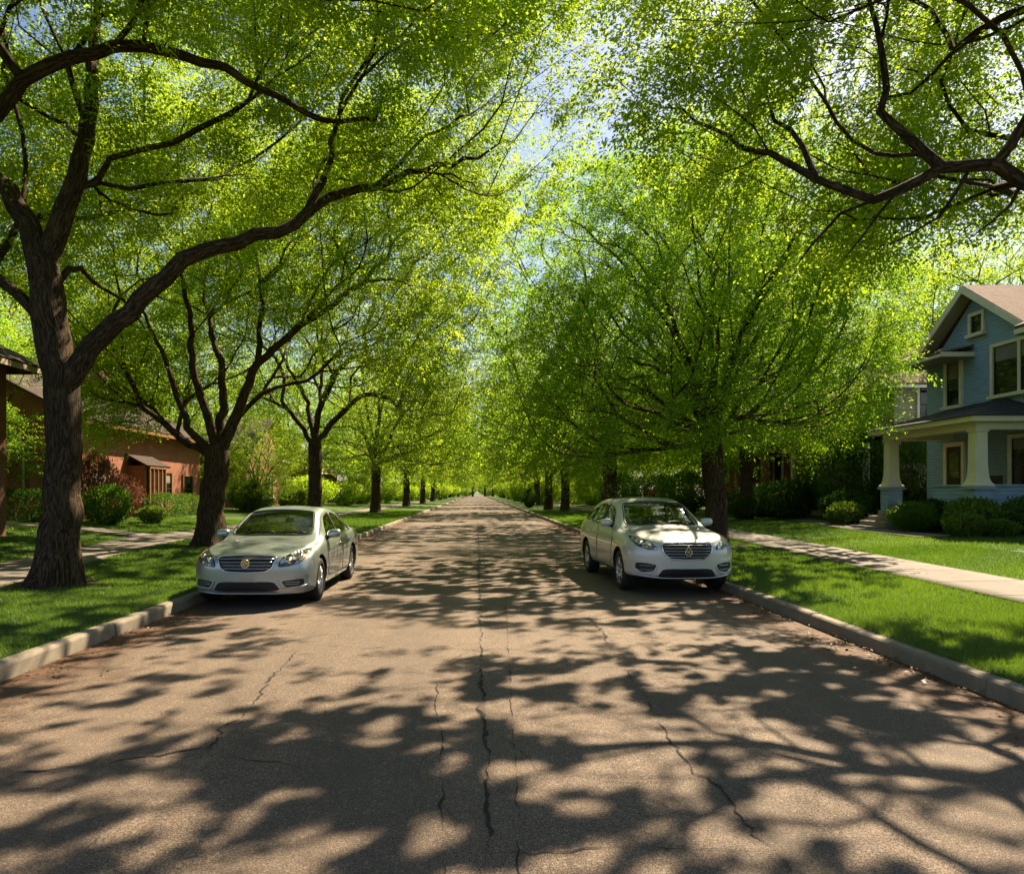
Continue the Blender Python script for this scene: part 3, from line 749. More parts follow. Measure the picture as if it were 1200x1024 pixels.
    lobes = [(-7.4, 20.2, 8.6, 6.2, 5.4, 4.6), (-3.0, 20.6, 8.4, 3.2, 4, 3.2), (-2.2, 21.5, 10.8, 3.2, 3.6, 2.4), (-12, 21, 6.4, 3.6, 4, 3.2), (-11.5, 20.5, 4.8, 3.0, 3, 1.9), (-4.4, 20.5, 6, 2, 3, 2)]
    o = make_tree('street_tree', b, trunk, limbs, lobes, 21, 1400, 6, 76, .080, .040, thresh=-.45, k=.0052, gap=.46, freq=1.2,
                  keep=lambda P: ((P[:, 1] > 20.6) | low_line(P, [-100, 90, 160, 200, 360, 420, 560], [470, 520, 480, 375, 375, 440, 420])) & low_line(P, [-200, 62, 100, 175, 215, 330, 420, 520], [340, 350, 525, 520, 490, 440, 480, 420]), flare=(.45, .4), first_from=lambda s, ids: ids[-1])
    tag(o, 'tree with many limbs fanning low from a stout trunk right behind the silver sedan', 'tree', S)
    # third tree
    b = (-7.0, 30.7, float(gz(-7.0)) - .05); D = 30.7
    trunk = [(b, .34), (at(369, 570, D), .29), (at(369, 520, D), .28)]
    limbs = [
        (A((369, 522, D), (372, 490, D), (385, 455, D - .3), (402, 428, D - .5), (430, 410, D - .8)), .16, .04),
        (A((370, 520, D), (386, 500, D + .4), (405, 480, D + .8), (430, 462, D + 1), (470, 470, D + 1)), .12, .03),
        (A((369, 520, D), (362, 480, D + .3), (350, 450, D + .5), (335, 425, D + .6), (320, 390, D + .8)), .13, .04),
        (A((368, 525, D), (355, 505, D - .5), (345, 490, D - .9), (330, 470, D - 1.4)), .08, .03),
        (A((369, 520, D), (374, 470, D + .8), (378, 420, D + 1.4), (376, 360, D + 2)), .12, .04),
    ]
    lobes = [(-7.0, 30.7, 10.0, 6.2, 5.6, 5.8), (-2.4, 30.7, 8.0, 2.9, 4.2, 3.9), (-1.6, 31.5, 12.2, 3.4, 4, 3.6), (-6, 28.5, 5.6, 4.5, 3, 2.2)]
    o = make_tree('street_tree', b, trunk, limbs, lobes, 33, 1300, 6, 50, .10, .050, thresh=-.7, k=.0065, freq=1.1,
                  keep=lambda P: ((P[:, 1] > 31.5) | low_line(P, [250, 330, 345, 430, 470, 560], [470, 480, 425, 425, 500, 480])) & low_line(P, [200, 330, 400, 470, 560], [540, 535, 500, 545, 520]), gap=.55, flare=(.4, .4), first_from=lambda s, ids: ids[-1])
    tag(o, 'upright tree whose trunk rises just above the roof of the silver sedan', 'tree', S)
    # domed tree behind the light SUV
    b = (6.6, 19.7, float(gz(6.6)) - .05); D = 19.7
    trunk = [(b, .34), (at(838, 600, D), .29), (at(836, 545, D), .28), (at(834, 512, D), .28)]
    limbs = vase(b, at(834, 510, D), 8, 4.4, 5.6, 4, .11) + [
        (A((836, 520, D), (850, 500, D - .3), (870, 470, D - .8), (895, 445, D - 1.3), (930, 425, D - 1.8)), .12, .03),
        (A((834, 512, D), (812, 470, D - .5), (785, 440, D - .9), (740, 420, D - 1.2)), .10, .03),
        (A((834, 510, D), (836, 440, D - .4), (832, 380, D - .6), (838, 300, D - .8)), .14, .04)]
    lobes = [(6.5, 19.7, 6.9, 5.0, 5.0, 4.5), (2.9, 19.3, 5.0, 2.3, 3.6, 2.7), (9.8, 19.4, 5.4, 2.2, 3.2, 2.6), (6.4, 17.2, 5.2, 4.0, 2.4, 2.4)]
    o = make_tree('street_tree', b, trunk, limbs, lobes, 55, 1550, 6, 92, .070, .034, mat='leaf_deep', thresh=-.8, freq=1.3,
                  keep=lambda P: low_line(P, [560, 600, 700, 800, 835, 870, 950, 1020, 1040, 1055, 1060], [525, 550, 555, 540, 505, 512, 515, 485, 420, 200, 0]), k=.007, gap=.5, flare=(.35, .35), droop=.26, first_from=lambda s, ids: ids[-1], shell=.38)
    tag(o, 'broad domed tree in full leaf standing beside the parked light SUV', 'tree', S)

    # three kinds for the rest of the avenue and the gardens
    kinds = []
    for q, (seed, fork, nl, lobes, leaf) in enumerate([
        (71, 2.6, 7, [(0, 0, 8.2, 5.6, 5.4, 5.0), (2.6, 0, 6, 3, 3.5, 2.8), (-2.6, .5, 6, 3, 3.5, 2.8), (3.4, .5, 3.7, 2.6, 3, 1.7), (-.5, -3.2, 3.7, 3, 2.4, 1.7), (-3.4, 1, 3.8, 2.4, 3, 1.6), (.5, 3.2, 3.7, 3, 2.4, 1.7)], 'leaf'),
        (83, 3.2, 6, [(0, 0, 8.8, 5.2, 5.2, 5.2), (1.2, 2.2, 6.2, 3.6, 3, 3.2), (-1.4, -2, 6, 3.6, 3, 3), (-3.4, .5, 3.9, 2.6, 3, 1.7), (1, -3.2, 3.9, 3, 2.4, 1.7), (3.4, -.5, 3.8, 2.4, 3, 1.7), (-.5, 3.2, 3.8, 3, 2.4, 1.7)], 'leaf_deep'),
        (97, 2.9, 7, [(.3, 0, 8.4, 5.8, 5.0, 5.2), (2.4, -1.5, 6.4, 3, 3.2, 3), (-2.8, -.5, 6, 3, 3.5, 2.8), (3.3, 1, 3.8, 2.6, 2.8, 1.7), (0, -3.3, 3.6, 3, 2.3, 1.7), (-3.4, 0, 3.9, 2.5, 3, 1.7), (.8, 3.2, 3.8, 3, 2.4, 1.7)], 'leaf')]):
        o = make_tree('street_tree', (0, 0, 0), [((0, 0, -.1), .27), ((.05, 0, fork * .5), .225), ((0, .05, fork), .23)],
                      vase((0, 0, 0), (0, .05, fork), nl, 4.0, 6.0, seed, .10), lobes, seed, 950, 5, 36, .125, .064, mat=leaf, thresh=-.55, gap=.62, spread=1.1,
                      twigs=0, gaps='plain', flare=(.4, .4), first_from=lambda s, ids: ids[-1])
        kinds.append(o)
    first = [True] * 3
    def put(k, x, y, sc, rz, label, group, zs=1.0, name=None):
        loc = (x, y, float(gz(x)) - .03)
        if first[k]:
            o = kinds[k]; o.location = loc; o.rotation_euler = (0, 0, rz); o.scale = (sc, sc, sc * zs); first[k] = False
            tag(o, label, 'tree', group)
        else:
            o = dup(kinds[k], loc, rz, (sc, sc, sc * zs), label, group); o['category'] = 'tree'
        if name: o.name = name
        return o
    put(2, -7.4, 52, 1.3, 0, 'short-trunked tree with crown low over the verge, fourth in line on the silver sedan side', S)
    put(0, -7.6, 77, 1.35, 0, 'twin-limbed tree just beyond the fourth tree on the silver sedan side', S)
    put(1, -7.5, 122, 1.35, 0, 'small distant tree where the left kerb nears the vanishing point', S)
    put(1, 6.75, 36, 1.35, 0, 'dark trunk seen over the roof of the light SUV', S)
    put(2, 6.95, 55.5, 1.25, 0, 'farther of the two thin trunks past the SUV, on the house side of its pair', S)
    put(0, 6.2, 61, 1.3, 0, 'thin trunk next to the kerb, road side of the pair past the SUV', S)
    far = 'far trees closing the avenue'
    fl = 'small tree far down the avenue, its crown merging with its neighbours'
    for x, y, k, s_, r_ in ((7.0, 82, 0, 1.0, 1.2), (7.0, 104, 1, 1.0, 4.0), (-7.4, 98, 0, 1.0, 5.0), (7.2, 128, 0, 1.1, 2.2), (-7.4, 146, 0, 1.1, .2), (7.2, 155, 1, 1.1, 3.0), (-7.6, 175, 1, 1.15, 2.0),
                            (7.4, 185, 0, 1.15, 1.6), (-7.8, 210, 0, 1.2, 4.4), (7.8, 220, 1, 1.2, .5), (-6.4, 250, 1, 1.2, 1.7), (6.2, 262, 0, 1.2, 2.9), (-1.5, 300, 0, 1.2, 2.5), (3.8, 310, 1, 1.2, 1.1), (-8, 320, 1, 1.2, 3.9), (11, 320, 0, 1.3, .9)):
        put((k + int(y)) % 3, x, y, s_ * 1.32, 0, fl, far, 1.0)
    gar = 'garden trees behind the houses'
    gl = 'leafy garden tree rising behind the brick houses beyond the sedan'
    gr = 'leafy garden tree rising behind the houses beyond the SUV'
    for x, y, k, s_, r_ in ((-22, 20.5, 1, .95, 0.), (-27, 33, 0, 1.25, 1.1), (-19, 25, 1, .6, 2.2), (-13.6, 44.2, 0, .5, .9), (-25, 47, 1, 1.3, 2.2), (-20, 45.5, 0, 1.0, 3.1), (-17, 66, 1, 1.1, 4.1), (-15, 84, 0, 1.05, 5.0), (-18, 105, 1, 1.2, .7), (-26, 80, 0, 1.3, 2.8), (-16, 130, 0, 1.2, 1.9), (-36, 40, 1, 1.4, 3.3), (-33, 60, 0, 1.4, .3)):
        put(k, x, y, s_, r_, gl, gar, name='garden_tree')
    for x, y, k, s_, r_ in ((15.5, 45, 0, .95, 1.0), (19, 44.5, 0, 1.3, 2.0), (13.5, 56, 1, .85, 3.0), (27, 38, 0, 1.25, 4.0), (15.5, 74, 1, 1.1, 5.0), (20, 66, 0, 1.2, .6), (15, 95, 0, 1.1, 1.6), (16, 122, 1, 1.2, 2.6), (31, 48, 1, 1.4, 3.6), (36, 30, 0, 1.2, 1.4), (12, 66, 0, .6, 2.4), (26, 88, 1, 1.4, .8)):
        put(k, x, y, s_, r_, gr, gar, name='garden_tree')
    put(0, 13.0, 34.0, 1.1, 1.3, 'tall yellow-green garden tree rising behind the domed tree, left of the blue house', gar, 1.42, name='garden_tree')
big_trees()

# ------------------------------------------------------------------ shrubs
def shrub_leaves(seed, n, L, W, lumps=7, box=None):
    """leaves over a lumpy shell of radius about 1 (or a rounded box), standing on z=0"""
    rng = np.random.default_rng(seed)
    d = rng.normal(0, 1, (n, 3)); d /= np.linalg.norm(d, axis=1, keepdims=True)
    ls = rng.normal(0, 1, (lumps, 3)); ls /= np.linalg.norm(ls, axis=1, keepdims=True); ls[:, 2] = np.abs(ls[:, 2]) * .8
    bump = np.max(np.clip(d @ ls.T, 0, 1) ** 9, 1)
    if box: rad = 1 / np.power((np.abs(d) ** 5).sum(1), .2) * (.9 + .12 * bump)
    else: rad = .66 + .40 * bump
    dep = 1 - np.abs(rng.normal(0, .15, n)) + rng.normal(0, .07, n)
    P = d * (rad * dep)[:, None]; P[:, 2] = (P[:, 2] + .72) / 1.72
    keep = P[:, 2] > .02; P = P[keep]; d = d[keep]; m = len(P)
    A = d + rng.normal(0, .7, (m, 3)); N = d * .6 + (0, 0, .6) + rng.normal(0, .6, (m, 3)); s = rng.uniform(.6, 1.3, m)
    V, Fc = leaf_quads(P, A, N, L * s, W * s)
    return V, Fc, np.clip(rng.normal(.5, .22, m) + .25 * (bump[keep] - .6), 0, 1)

def shrub_stems(seed, n=11):
    g_ = random.Random(seed); mb = MB()
    for i in range(n):
        a = g_.uniform(0, 6.28); r = g_.uniform(.25, .75)
        mb.tube([(.06 * math.cos(a), .06 * math.sin(a), -.06), (.3 * r * math.cos(a), .3 * r * math.sin(a), .3), (r * math.cos(a), r * math.sin(a), g_.uniform(.5, .85))], [.022, .016, .006], 4)
    return mb

SHRUB = {}
def shrub(kind, x, y, w, h, label, group=None, d=None, rz=0.0, name='shrub', cat='shrub'):
    if kind not in SHRUB:
        mat, n, box, L = {'round': ('leaf_shrub', 7000, None, .075), 'lime': ('leaf_lime', 5000, None, .10), 'dark': ('leaf_dark', 9000, None, .062),
                          'hedge': ('leaf_shrub', 9000, True, .06), 'hedge_dark': ('leaf_dark', 9000, True, .06), 'russet': ('leaf_red', 5000, None, .08),
                          'thicket': ('leaf_shrub', 14000, None, .05), 'brush': ('leaf', 9000, None, .06)}[kind]
        o = empty(name); sd = sum(map(ord, kind))
        V, Fc, a = shrub_leaves(sd, n, L, L * .6, 14 if kind != 'thicket' else 22, box)
        np_faces('foliage', V, Fc, MAT[mat], o, a)
        shrub_stems(sd).build('stem', MAT['wood'], o)
        SHRUB[kind] = o
    else:
        src = SHRUB[kind]; o = src.copy(); COL.objects.link(o)
        for ch in [c for c in bpy.data.objects if c.parent == src]:
            c = ch.copy(); COL.objects.link(c); c.parent = o
        for key in ('label', 'group'):
            if key in o: del o[key]
    o.name = name; o.location = (x, y, float(gz(x)) - .02); o.scale = (w / 2, (d or w) / 2, h); o.rotation_euler = (0, 0, rz)
    return tag(o, label, cat, group)

def shrubs():
    shrub('hedge_dark', -17.0, 26.2, 3.0, 1.2, 'low dark clipped hedge between front walk and dark brick house corner', d=1.3, name='hedge', cat='hedge')
    shrub('round', -13.6, 26.2, 2.0, 1.75, 'tall rounded green shrub just past the massive forked tree', rz=.6)
    shrub('lime', -13.0, 28.4, 1.2, .85, 'small pale shrub at the foot of the tall rounded shrub')
    shrub('hedge', -14.7, 33.6, 1.3, 1.15, 'clipped bright hedge under the red brick house windows', d=3.0, name='hedge', cat='hedge')
    shrub('hedge', -14.8, 36.4, 1.3, 1.1, 'second clipped hedge block nearer the stout trunk, under the brick house', d=2.2, name='hedge', cat='hedge')
    shrub('russet', -15.1, 30.3, 1.5, 2.2, 'russet-leaved shrub against the red brick wall')
    shrub('russet', -14.8, 27.6, 1.6, 3.2, 'tall russet shrub between the rounded shrub and red brick house', rz=1.0)
    shrub('lime', -13.4, 43.0, 2.4, 1.5, 'pale green spreading shrub right of the stout second trunk')
    shrub('round', -14.6, 45.0, 2.6, 2.3, 'mid green bush behind the pale spreading shrub by the second trunk', rz=2.)
    shrub('lime', -12.2, 47.5, 2.6, 1.7, 'bright yellow-green bush over the sedan roof', rz=1.2)
    shrub('brush', -13.4, 57, 4.5, 3.0, 'wide leafy thicket beyond the sedan between the third and fourth trees')
    bk = 'bushes in the far gardens'
    bl = 'green bush in a far garden, blending into the foliage along the walk'
    for x, y, w, h in ((-12.6, 68, 4, 2.8), (8.0, 84, 4.5, 3.8), (7.6, 97, 5, 4), (7.4, 116, 5, 4.2), (7.6, 140, 6, 4.6), (-8.4, 136, 5, 4), (-8.2, 162, 6, 4.4), (7.6, 200, 7, 5), (-8, 225, 7, 5), (-11.8, 88, 5, 3), (11.8, 82, 5, 3), (-10.8, 108, 5, 3), (10.8, 100, 5, 3), (-10.4, 130, 6, 4), (10.4, 122, 6, 4), (-10, 165, 8, 5), (10, 170, 8, 5), (-13, 80, 5, 3.4), (-12.5, 95, 5, 3.2), (-12.5, 115, 6, 3.6), (12.2, 74, 5, 3.4), (12.6, 90, 5, 3.4), (12.4, 110, 6, 3.6), (-12.5, 140, 7, 4), (12.4, 138, 7, 4), (-11, 200, 8, 5), (11, 200, 8, 5), (-5, 335, 14, 6), (6, 335, 14, 6)):
        shrub('brush', x, y, w, h, bl, bk, rz=x * y)
    # blue house garden
    shrub('lime', 13.6, 19.7, 1.25, .80, 'pale round shrub at lawn edge below the porch corner column', rz=.3)
    shrub('lime', 14.4, 19.5, 1.05, .62, 'smaller pale shrub next to the pale round one below the porch', rz=2.4)
    shrub('lime', 14.5, 20.7, 1.9, 1.25, 'green shrub in front of the porch corner column pedestal', rz=1.3)
    shrub('round', 13.75, 22.2, 1.5, 1.15, 'green shrub beside the porch steps on their near side', rz=4.0)
    shrub('dark', 14.6, 22.6, 1.2, 1.25, 'dark shrub against the porch rail wall by the steps')
    shrub('round', 15.9, 20.2, 1.8, 1.35, 'green shrub at frame edge below the porch windows', rz=5.0)
    shrub('lime', 14.15, 27.2, 1.7, 1.05, 'light rounded shrub on the far side of the porch steps', rz=.9)
    shrub('dark', 15.0, 28.6, 2.2, 1.6, 'dark shrub between the light rounded shrub and the porch')
    shrub('thicket', 16.6, 31.5, 4.2, 4.6, 'tall leafy thicket lit on top just past the porch', rz=.5)
    shrub('thicket', 18.1, 29.0, 2.5, 4.2, 'leafy bush seen through the porch between its two columns', rz=1.1)
    shrub('dark', 14.6, 33.0, 3.2, 2.2, 'dark bush in front of the tall lit thicket', rz=1.5)
    shrub('dark', 14.8, 37.0, 3.6, 2.0, 'long dark bush under the brick bungalow posts', rz=2.5)
    shrub('dark', 12.8, 33.8, 1.8, 1.2, 'low dark bush at the lawn edge by the walk end', rz=3.3)
    shrub('russet', 14.4, 41.8, 2.2, 1.5, 'russet shrub below the white bungalow window beside the domed tree trunk', rz=.7)
    shrub('thicket', 12.4, 42.0, 3.4, 3.0, 'leafy bush filling the gap between SUV and domed tree trunk', rz=2.7)
    shrub('dark', 12.0, 47.5, 4.0, 3.0, 'dark green bush behind the SUV roof', rz=1.9)
    shrub('round', 10.6, 52, 3.4, 3.2, 'mid green bush beside the thin paired trunks', rz=.1)
    shrub('russet', 11.6, 44.5, 1.8, 2.2, 'dull russet bush half hidden behind the SUV roof', rz=4.4)
    shrub('dark', 5.4, 72, 1.7, 2.3, 'small dark upright bush at the kerb far beyond the SUV')
shrubs()

# ------------------------------------------------------------------ lawn blades and litter
TRUNKS = [(-6.8, 11.5), (6.9, 7.6), (-7.4, 19.8), (-7.0, 30.7), (6.6, 19.7)]
def grass():
    rng = np.random.default_rng(77)
    wl = np.array(WALK_L); wr = np.array(WALK_R)
    fw = np.array([(-10.4, 22.3), (-12.5, 23.4), (-15.5, 24.3), (-21, 24.6)]); hw = np.array([(13.1, 20.0), (13.25, 24.4), (14.2, 29), (15.2, 34)])
    def blades(x0, x1, y0, y1, dens, wpath, half, h, w, extra=None, left=False):
        n = int((x1 - x0) * (y1 - y0) * dens); x = rng.uniform(x0, x1, n); y = rng.uniform(y0, y1, n)
        cx = np.interp(y, wpath[:, 1], wpath[:, 0]); keep = np.abs(x - cx) > half - .035 + rng.normal(0, .02, n)
        if extra is not None:
            if left: c2 = np.interp(-x, -extra[:, 0], extra[:, 1]); keep &= ~((np.abs(y - c2) < .57) & (x < -9.8))
            else: c2 = np.interp(y, extra[:, 1], extra[:, 0]); keep &= ~((np.abs(x - c2) < .52) & (y > 19.9))
        x, y = x[keep], y[keep]; n = len(x); z = gz(x) - .005
        bare = np.min([np.hypot(x - tx, y - ty) for tx, ty in TRUNKS], axis=0) < .72 + .22 * noise3(6, 3.0)(np.stack([x, y, 0 * x], 1)); x, y, z = x[~bare], y[~bare], z[~bare]; n = len(x)
        nz = noise3(4, 1.4)(np.stack([x, y, 0 * x], 1)); nz2 = noise3(9, .35)(np.stack([x, y, 0 * x], 1))
        hh = h * rng.uniform(.55, 1.25, n) * (1 + .16 * nz); a = rng.uniform(0, 6.28, n); lean = rng.uniform(.1, .8, n) * hh
        dx, dy = np.cos(a), np.sin(a); b = rng.uniform(0, 6.28, n); ww = w * rng.uniform(.7, 1.3, n)
        P = np.stack([x, y, z], 1); S = np.stack([np.cos(b), np.sin(b), 0 * b], 1) * ww[:, None] * .5
        T = P + np.stack([dx * lean, dy * lean, hh], 1)
        V = np.stack([P - S, P + S, T], 1).reshape(-1, 3)
        return V, np.clip(.5 + .16 * nz + .14 * nz2 + rng.normal(0, .2, n), 0, 1)
    sets = {-1: [], 1: []}
    for (x0, x1, y0, y1, dens, h, w) in ((4.42, 7.4, .5, 4.2, 3000, .062, .0075), (4.42, 7.4, 4.2, 10, 5200, .062, .0055), (4.42, 8.4, 10, 16, 2600, .062, .0075), (4.42, 9, 16, 28, 1100, .065, .012), (8.2, 12, 9, 18, 1700, .062, .009), (9, 17, 16, 34, 650, .065, .015), (4.42, 9, 28, 60, 260, .075, .03)):
        sets[1].append(blades(x0, x1, y0, y1, dens, wr, .725, h, w, hw))
    for (x0, x1, y0, y1, dens, h, w) in ((-7.0, -4.42, 2.0, 5.6, 3000, .062, .0075), (-7.4, -4.42, 5.6, 10.5, 4600, .062, .0055), (-9, -4.42, 10.5, 16, 2400, .062, .0075), (-10.5, -4.42, 16, 28, 900, .065, .012), (-13.5, -8.2, 11, 20, 1300, .062, .010), (-18, -9.5, 19, 34, 600, .065, .015), (-9, -4.42, 28, 60, 260, .075, .03)):
        sets[-1].append(blades(x0, x1, y0, y1, dens, wl, .775, h, w, fw, True))
    for side, L in sets.items():
        V = np.vstack([q[0] for q in L]); a = np.concatenate([q[1] for q in L])
        tag(np_faces('grass', V, np.arange(len(V)).reshape(-1, 3), MAT['grass'], None, a), 'short mown grass growing on the %s lawns' % ('SUV side' if side > 0 else 'sedan side'), 'grass', kind='stuff')
    # dead leaves and husks drifted against the kerbs
    n = 9000; side = np.where(rng.uniform(0, 1, n) < .62, 1, -1); y = rng.uniform(3, 40, n); off = np.abs(rng.normal(0, .30, n)) + .02
    clump = noise3(31, 1.2)(np.stack([side * 9.0, y, 0 * y], 1)); keep = (rng.uniform(-1.6, 1.6, n) < clump + .35) & (off < 1.4)
    side, y, off = side[keep], y[keep], off[keep]; n = len(y); x = side * (RW - off)
    P = np.stack([x, y, .016 + .022 * rng.uniform(0, 1, n)], 1); A = rng.normal(0, 1, (n, 3)) * (1, 1, .12); N = np.array((0, 0, 1.)) + rng.normal(0, .3, (n, 3)); s = rng.uniform(.02, .055, n)
    V, Fc = leaf_quads(P, A, N, s, s * .55)
    tag(np_faces('leaf_litter', V, Fc, MAT['litter'], None, rng.uniform(0, 1, n)), 'brown dead leaves drifted along both kerbs', 'leaf litter', kind='stuff')
grass()

def bare_soil():
    rng = np.random.default_rng(3)
    for tx, ty in TRUNKS:
        m = MB(); a = np.linspace(0, 2 * PI, 40, endpoint=False); nz = noise3(6, 3.0)
        vs = []
        for r in (.2, .55, 1.0):
            for t in a:
                R = r * (.86 + .2 * float(nz(np.array([[tx + math.cos(t), ty + math.sin(t), 0]]))[0])); X, Y = tx + R * math.cos(t), ty + R * math.sin(t); vs.append((X, Y, float(gz(X)) + .016 * (1.0 - r) + .005))
        m.add(vs, [(k * 40 + i, k * 40 + (i + 1) % 40, (k + 1) * 40 + (i + 1) % 40, (k + 1) * 40 + i) for k in range(2) for i in range(40)], 0, True)
        tag(m.build('bare_soil', MAT['mulch']), kind='structure')
bare_soil()
# ------------------------------------------------------------------ houses
def wnd(parent, c, u, n, w, h, trim, panes=1, fw=.11, sill=True, blind=0.0, depth=.07, name='window'):
    """a framed window centred at c on a wall: u along the wall, n outwards; window > pane (, blind)"""
    c, u, n = (np.asarray(q, float) for q in (c, u, n)); up = np.array((0, 0, 1.)); mb = MB()
    for s in (-1, 1): mb.obox(c + u * s * (w / 2 + fw / 2) + n * depth / 2, u, n, up, fw / 2, depth / 2 + .02, h / 2 + fw)
    mb.obox(c + up * (h / 2 + fw / 2) + n * depth / 2, u, n, up, w / 2 - .001, depth / 2 + .022, fw / 2)
    mb.obox(c - up * (h / 2 + fw / 2) + n * (depth / 2 + (.04 if sill else 0)), u, n, up, w / 2 + fw + (.05 if sill else -fw - .001), depth / 2 + .06, fw * .5 - .002)
    pw = w / panes
    for i in range(panes):
        x = -w / 2 + pw * (i + .5)
        if i: mb.obox(c + u * (x - pw / 2) + n * depth / 2, u, n, up, fw * .45, depth / 2 + .012, h / 2 - .002)
    f = mb.build(name, trim, parent)
    g_ = MB(); r = MB()
    for i in range(panes):
        x = -w / 2 + pw * (i + .5)
        g_.obox(c + u * x + n * .012, u, n, up, pw / 2 - .01, .006, h / 2 - .01)
        r.obox(c + u * x + n * .03, u, n, up, pw / 2 - .015, .016, .028)                     # meeting rail
        for s in (-1, 1): r.obox(c + u * (x + s * (pw / 2 - .035)) + n * .028, u, n, up, .02, .014, h / 2 - .012)
    g_.build('pane', MAT['glass'], f); r.build('sash', MAT['iron'], f)
    if blind:
        b = MB()
        b.obox(c + up * (h / 2 - h * blind / 2 - .01) + n * .022, u, n, up, w / 2 - .06, .002, h * blind / 2); b.build('blind', MAT['blind'], f)
    return f

def bargeboard(mb, a, b, drop, t):
    """a board hanging under the sloping edge a-b (both in a plane of constant x)"""
    a, b = np.asarray(a, float), np.asarray(b, float); d = np.array((0, 0, -drop)); e = np.array((t, 0, 0))
    vs = [a, b, b + d, a + d, a + e, b + e, b + d + e, a + d + e]
    mb.add(vs, [(0, 1, 2, 3), (7, 6, 5, 4), (0, 4, 5, 1), (1, 5, 6, 2), (2, 6, 7, 3), (3, 7, 4, 0)])

def blue_house():
    h = empty('blue_house', (21.5, 22.5, .5)); inv = Matrix.Translation((-21.5, -22.5, -.5))
    kids = []
    def B(mb, name, mat, parent=h, bevel=0):
        o = mb.build(name, mat, parent, bevel); kids.append(o); return o
    XW = 17.5
    w = MB(); w.box(XW, 26.0, 16.0, 27.5, .2, 6.75)
    # gable wall above the eaves, facing the street
    ya, yb, yt, zt = 22.45, 27.0, 24.72, 8.72
    w.add([(XW, ya, 6.74), (XW, yb, 6.74), (XW, yt, zt), (21.5, ya, 6.74), (21.5, yb, 6.74), (21.5, yt, zt)], [(0, 2, 1), (0, 3, 5, 2), (1, 2, 5, 4), (3, 4, 5), (0, 1, 4, 3)])
    w.add([(21.75, 27.49, 9.2), (XW + .4, 27.49, 6.74), (26, 27.49, 6.74), (21.75, 27.2, 9.2), (XW + .4, 27.2, 6.74), (26, 27.2, 6.74)], [(0, 1, 2), (5, 4, 3), (0, 3, 4, 1), (1, 4, 5, 2), (2, 5, 3, 0)])
    w.add([(21.75, 16.01, 9.2), (XW + .02, 16.01, 6.74), (25.98, 16.01, 6.74), (21.75, 16.3, 9.2), (XW + .02, 16.3, 6.74), (25.98, 16.3, 6.74)], [(0, 1, 2), (5, 4, 3), (0, 3, 4, 1), (1, 4, 5, 2), (2, 5, 3, 0)])
    B(w, 'wall', MAT['siding_blue'])
    # roofs
    r = MB(); ex, ez = 16.75, 6.78; rx, rz_ = 21.75, 9.32; sl = (rz_ - ez) / (rx - ex)
    r.slab([(rx, 15.4, rz_), (26.75, 15.4, ez), (26.75, 28.1, ez), (rx, 28.1, rz_)][::-1], .10)
    xo, zr = 16.95, 8.95; xi = ex + (zr - ez) / sl
    r.slab([(ex, 15.4, ez), (rx, 15.4, rz_), (rx, 22.0, rz_), (ex, 22.0, ez)][::-1], .10)
    k_ = lambda x, y: (x, y, ez + (x - ex) * sl - .006)
    r.slab([k_(ex + .36, 22.003), k_(rx, 22.003), k_(rx, yt), k_(xi, yt)][::-1], .10); r.slab([k_(xi, yt + .003), k_(rx, yt + .003), k_(rx, 28.1), k_(ex, 28.1), k_(ex, 27.5), k_(ex + .36, 27.45)][::-1], .10)
    r.slab([(xo, yt, zr), (xi, yt, zr), (ex + .35, 22.0 - .15, ez + .18), (xo, 22.0 - .15, ez + .18)][::-1], .10)
    r.slab([(xo, yt, zr), (xo, 27.45, ez + .17), (ex + .35, 27.45, ez + .17), (xi, yt, zr)][::-1], .10)
    r.slab([(16.35, 24.9, 6.62), (17.5, 24.9, 6.86), (17.5, 28.0, 6.86), (16.35, 28.0, 6.62)][::-1], .06)
    rf = B(r, 'roof', MAT['roof_brown'])
    t = MB()
    bargeboard(t, (xo - .03, yt, zr - .03), (xo - .03, 21.8, ez + .12), .26, .05); bargeboard(t, (xo - .03, 27.5, ez + .12), (xo - .03, yt, zr - .03), .26, .05)
    B(t, 'bargeboard', MAT['trim'])
    t = MB()
    t.box(ex - .05, ex - .005, 15.4, 22.0, ez - .17, ez - .02); B(t, 'eave_board', MAT['trim']); t = MB(); t.box(16.30, 16.345, 24.9, 28.0, 6.48, 6.58); t.box(16.3, 17.5, 24.83, 24.88, 6.48, 6.64)
    B(t, 'eave_board', MAT['trim'])
    t = MB(); t.box(ex - .004, XW, 15.4, 22.0, ez - .19, ez - .15); t.box(16.346, XW, 24.9, 28.0, 6.47, 6.50)
    t.slab([(xo + .02, yt, zr - .14), (XW, yt, zr - .14), (XW, 21.9, ez + .0), (xo + .02, 21.9, ez + .0)], .03); t.slab([(xo + .02, yt, zr - .14), (xo + .02, 27.4, ez + .0), (XW, 27.4, ez + .0), (XW, yt, zr - .14)], .03)
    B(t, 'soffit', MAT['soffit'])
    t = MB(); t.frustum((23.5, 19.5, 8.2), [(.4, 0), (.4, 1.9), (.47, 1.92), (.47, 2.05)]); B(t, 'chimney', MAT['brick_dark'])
    n = (-1, 0, 0); u = (0, 1, 0)
    for c, ww, hh, p, bl in (((XW, 24.7, 7.58), .55, .62, 1, 0), ((XW, 25.92, 5.72), .72, 1.68, 1, .42), ((XW, 22.75, 5.78), 2.3, 1.62, 2, .3), ((XW, 18.6, 5.78), 1.9, 1.62, 2, .35), ((XW, 22.0, 2.6), 2.2, 1.75, 2, .2), ((XW, 18.6, 2.6), 1.9, 1.75, 2, 0)):
        kids.append(wnd(h, c, u, n, ww, hh, MAT['trim'], p, .12, True, bl))
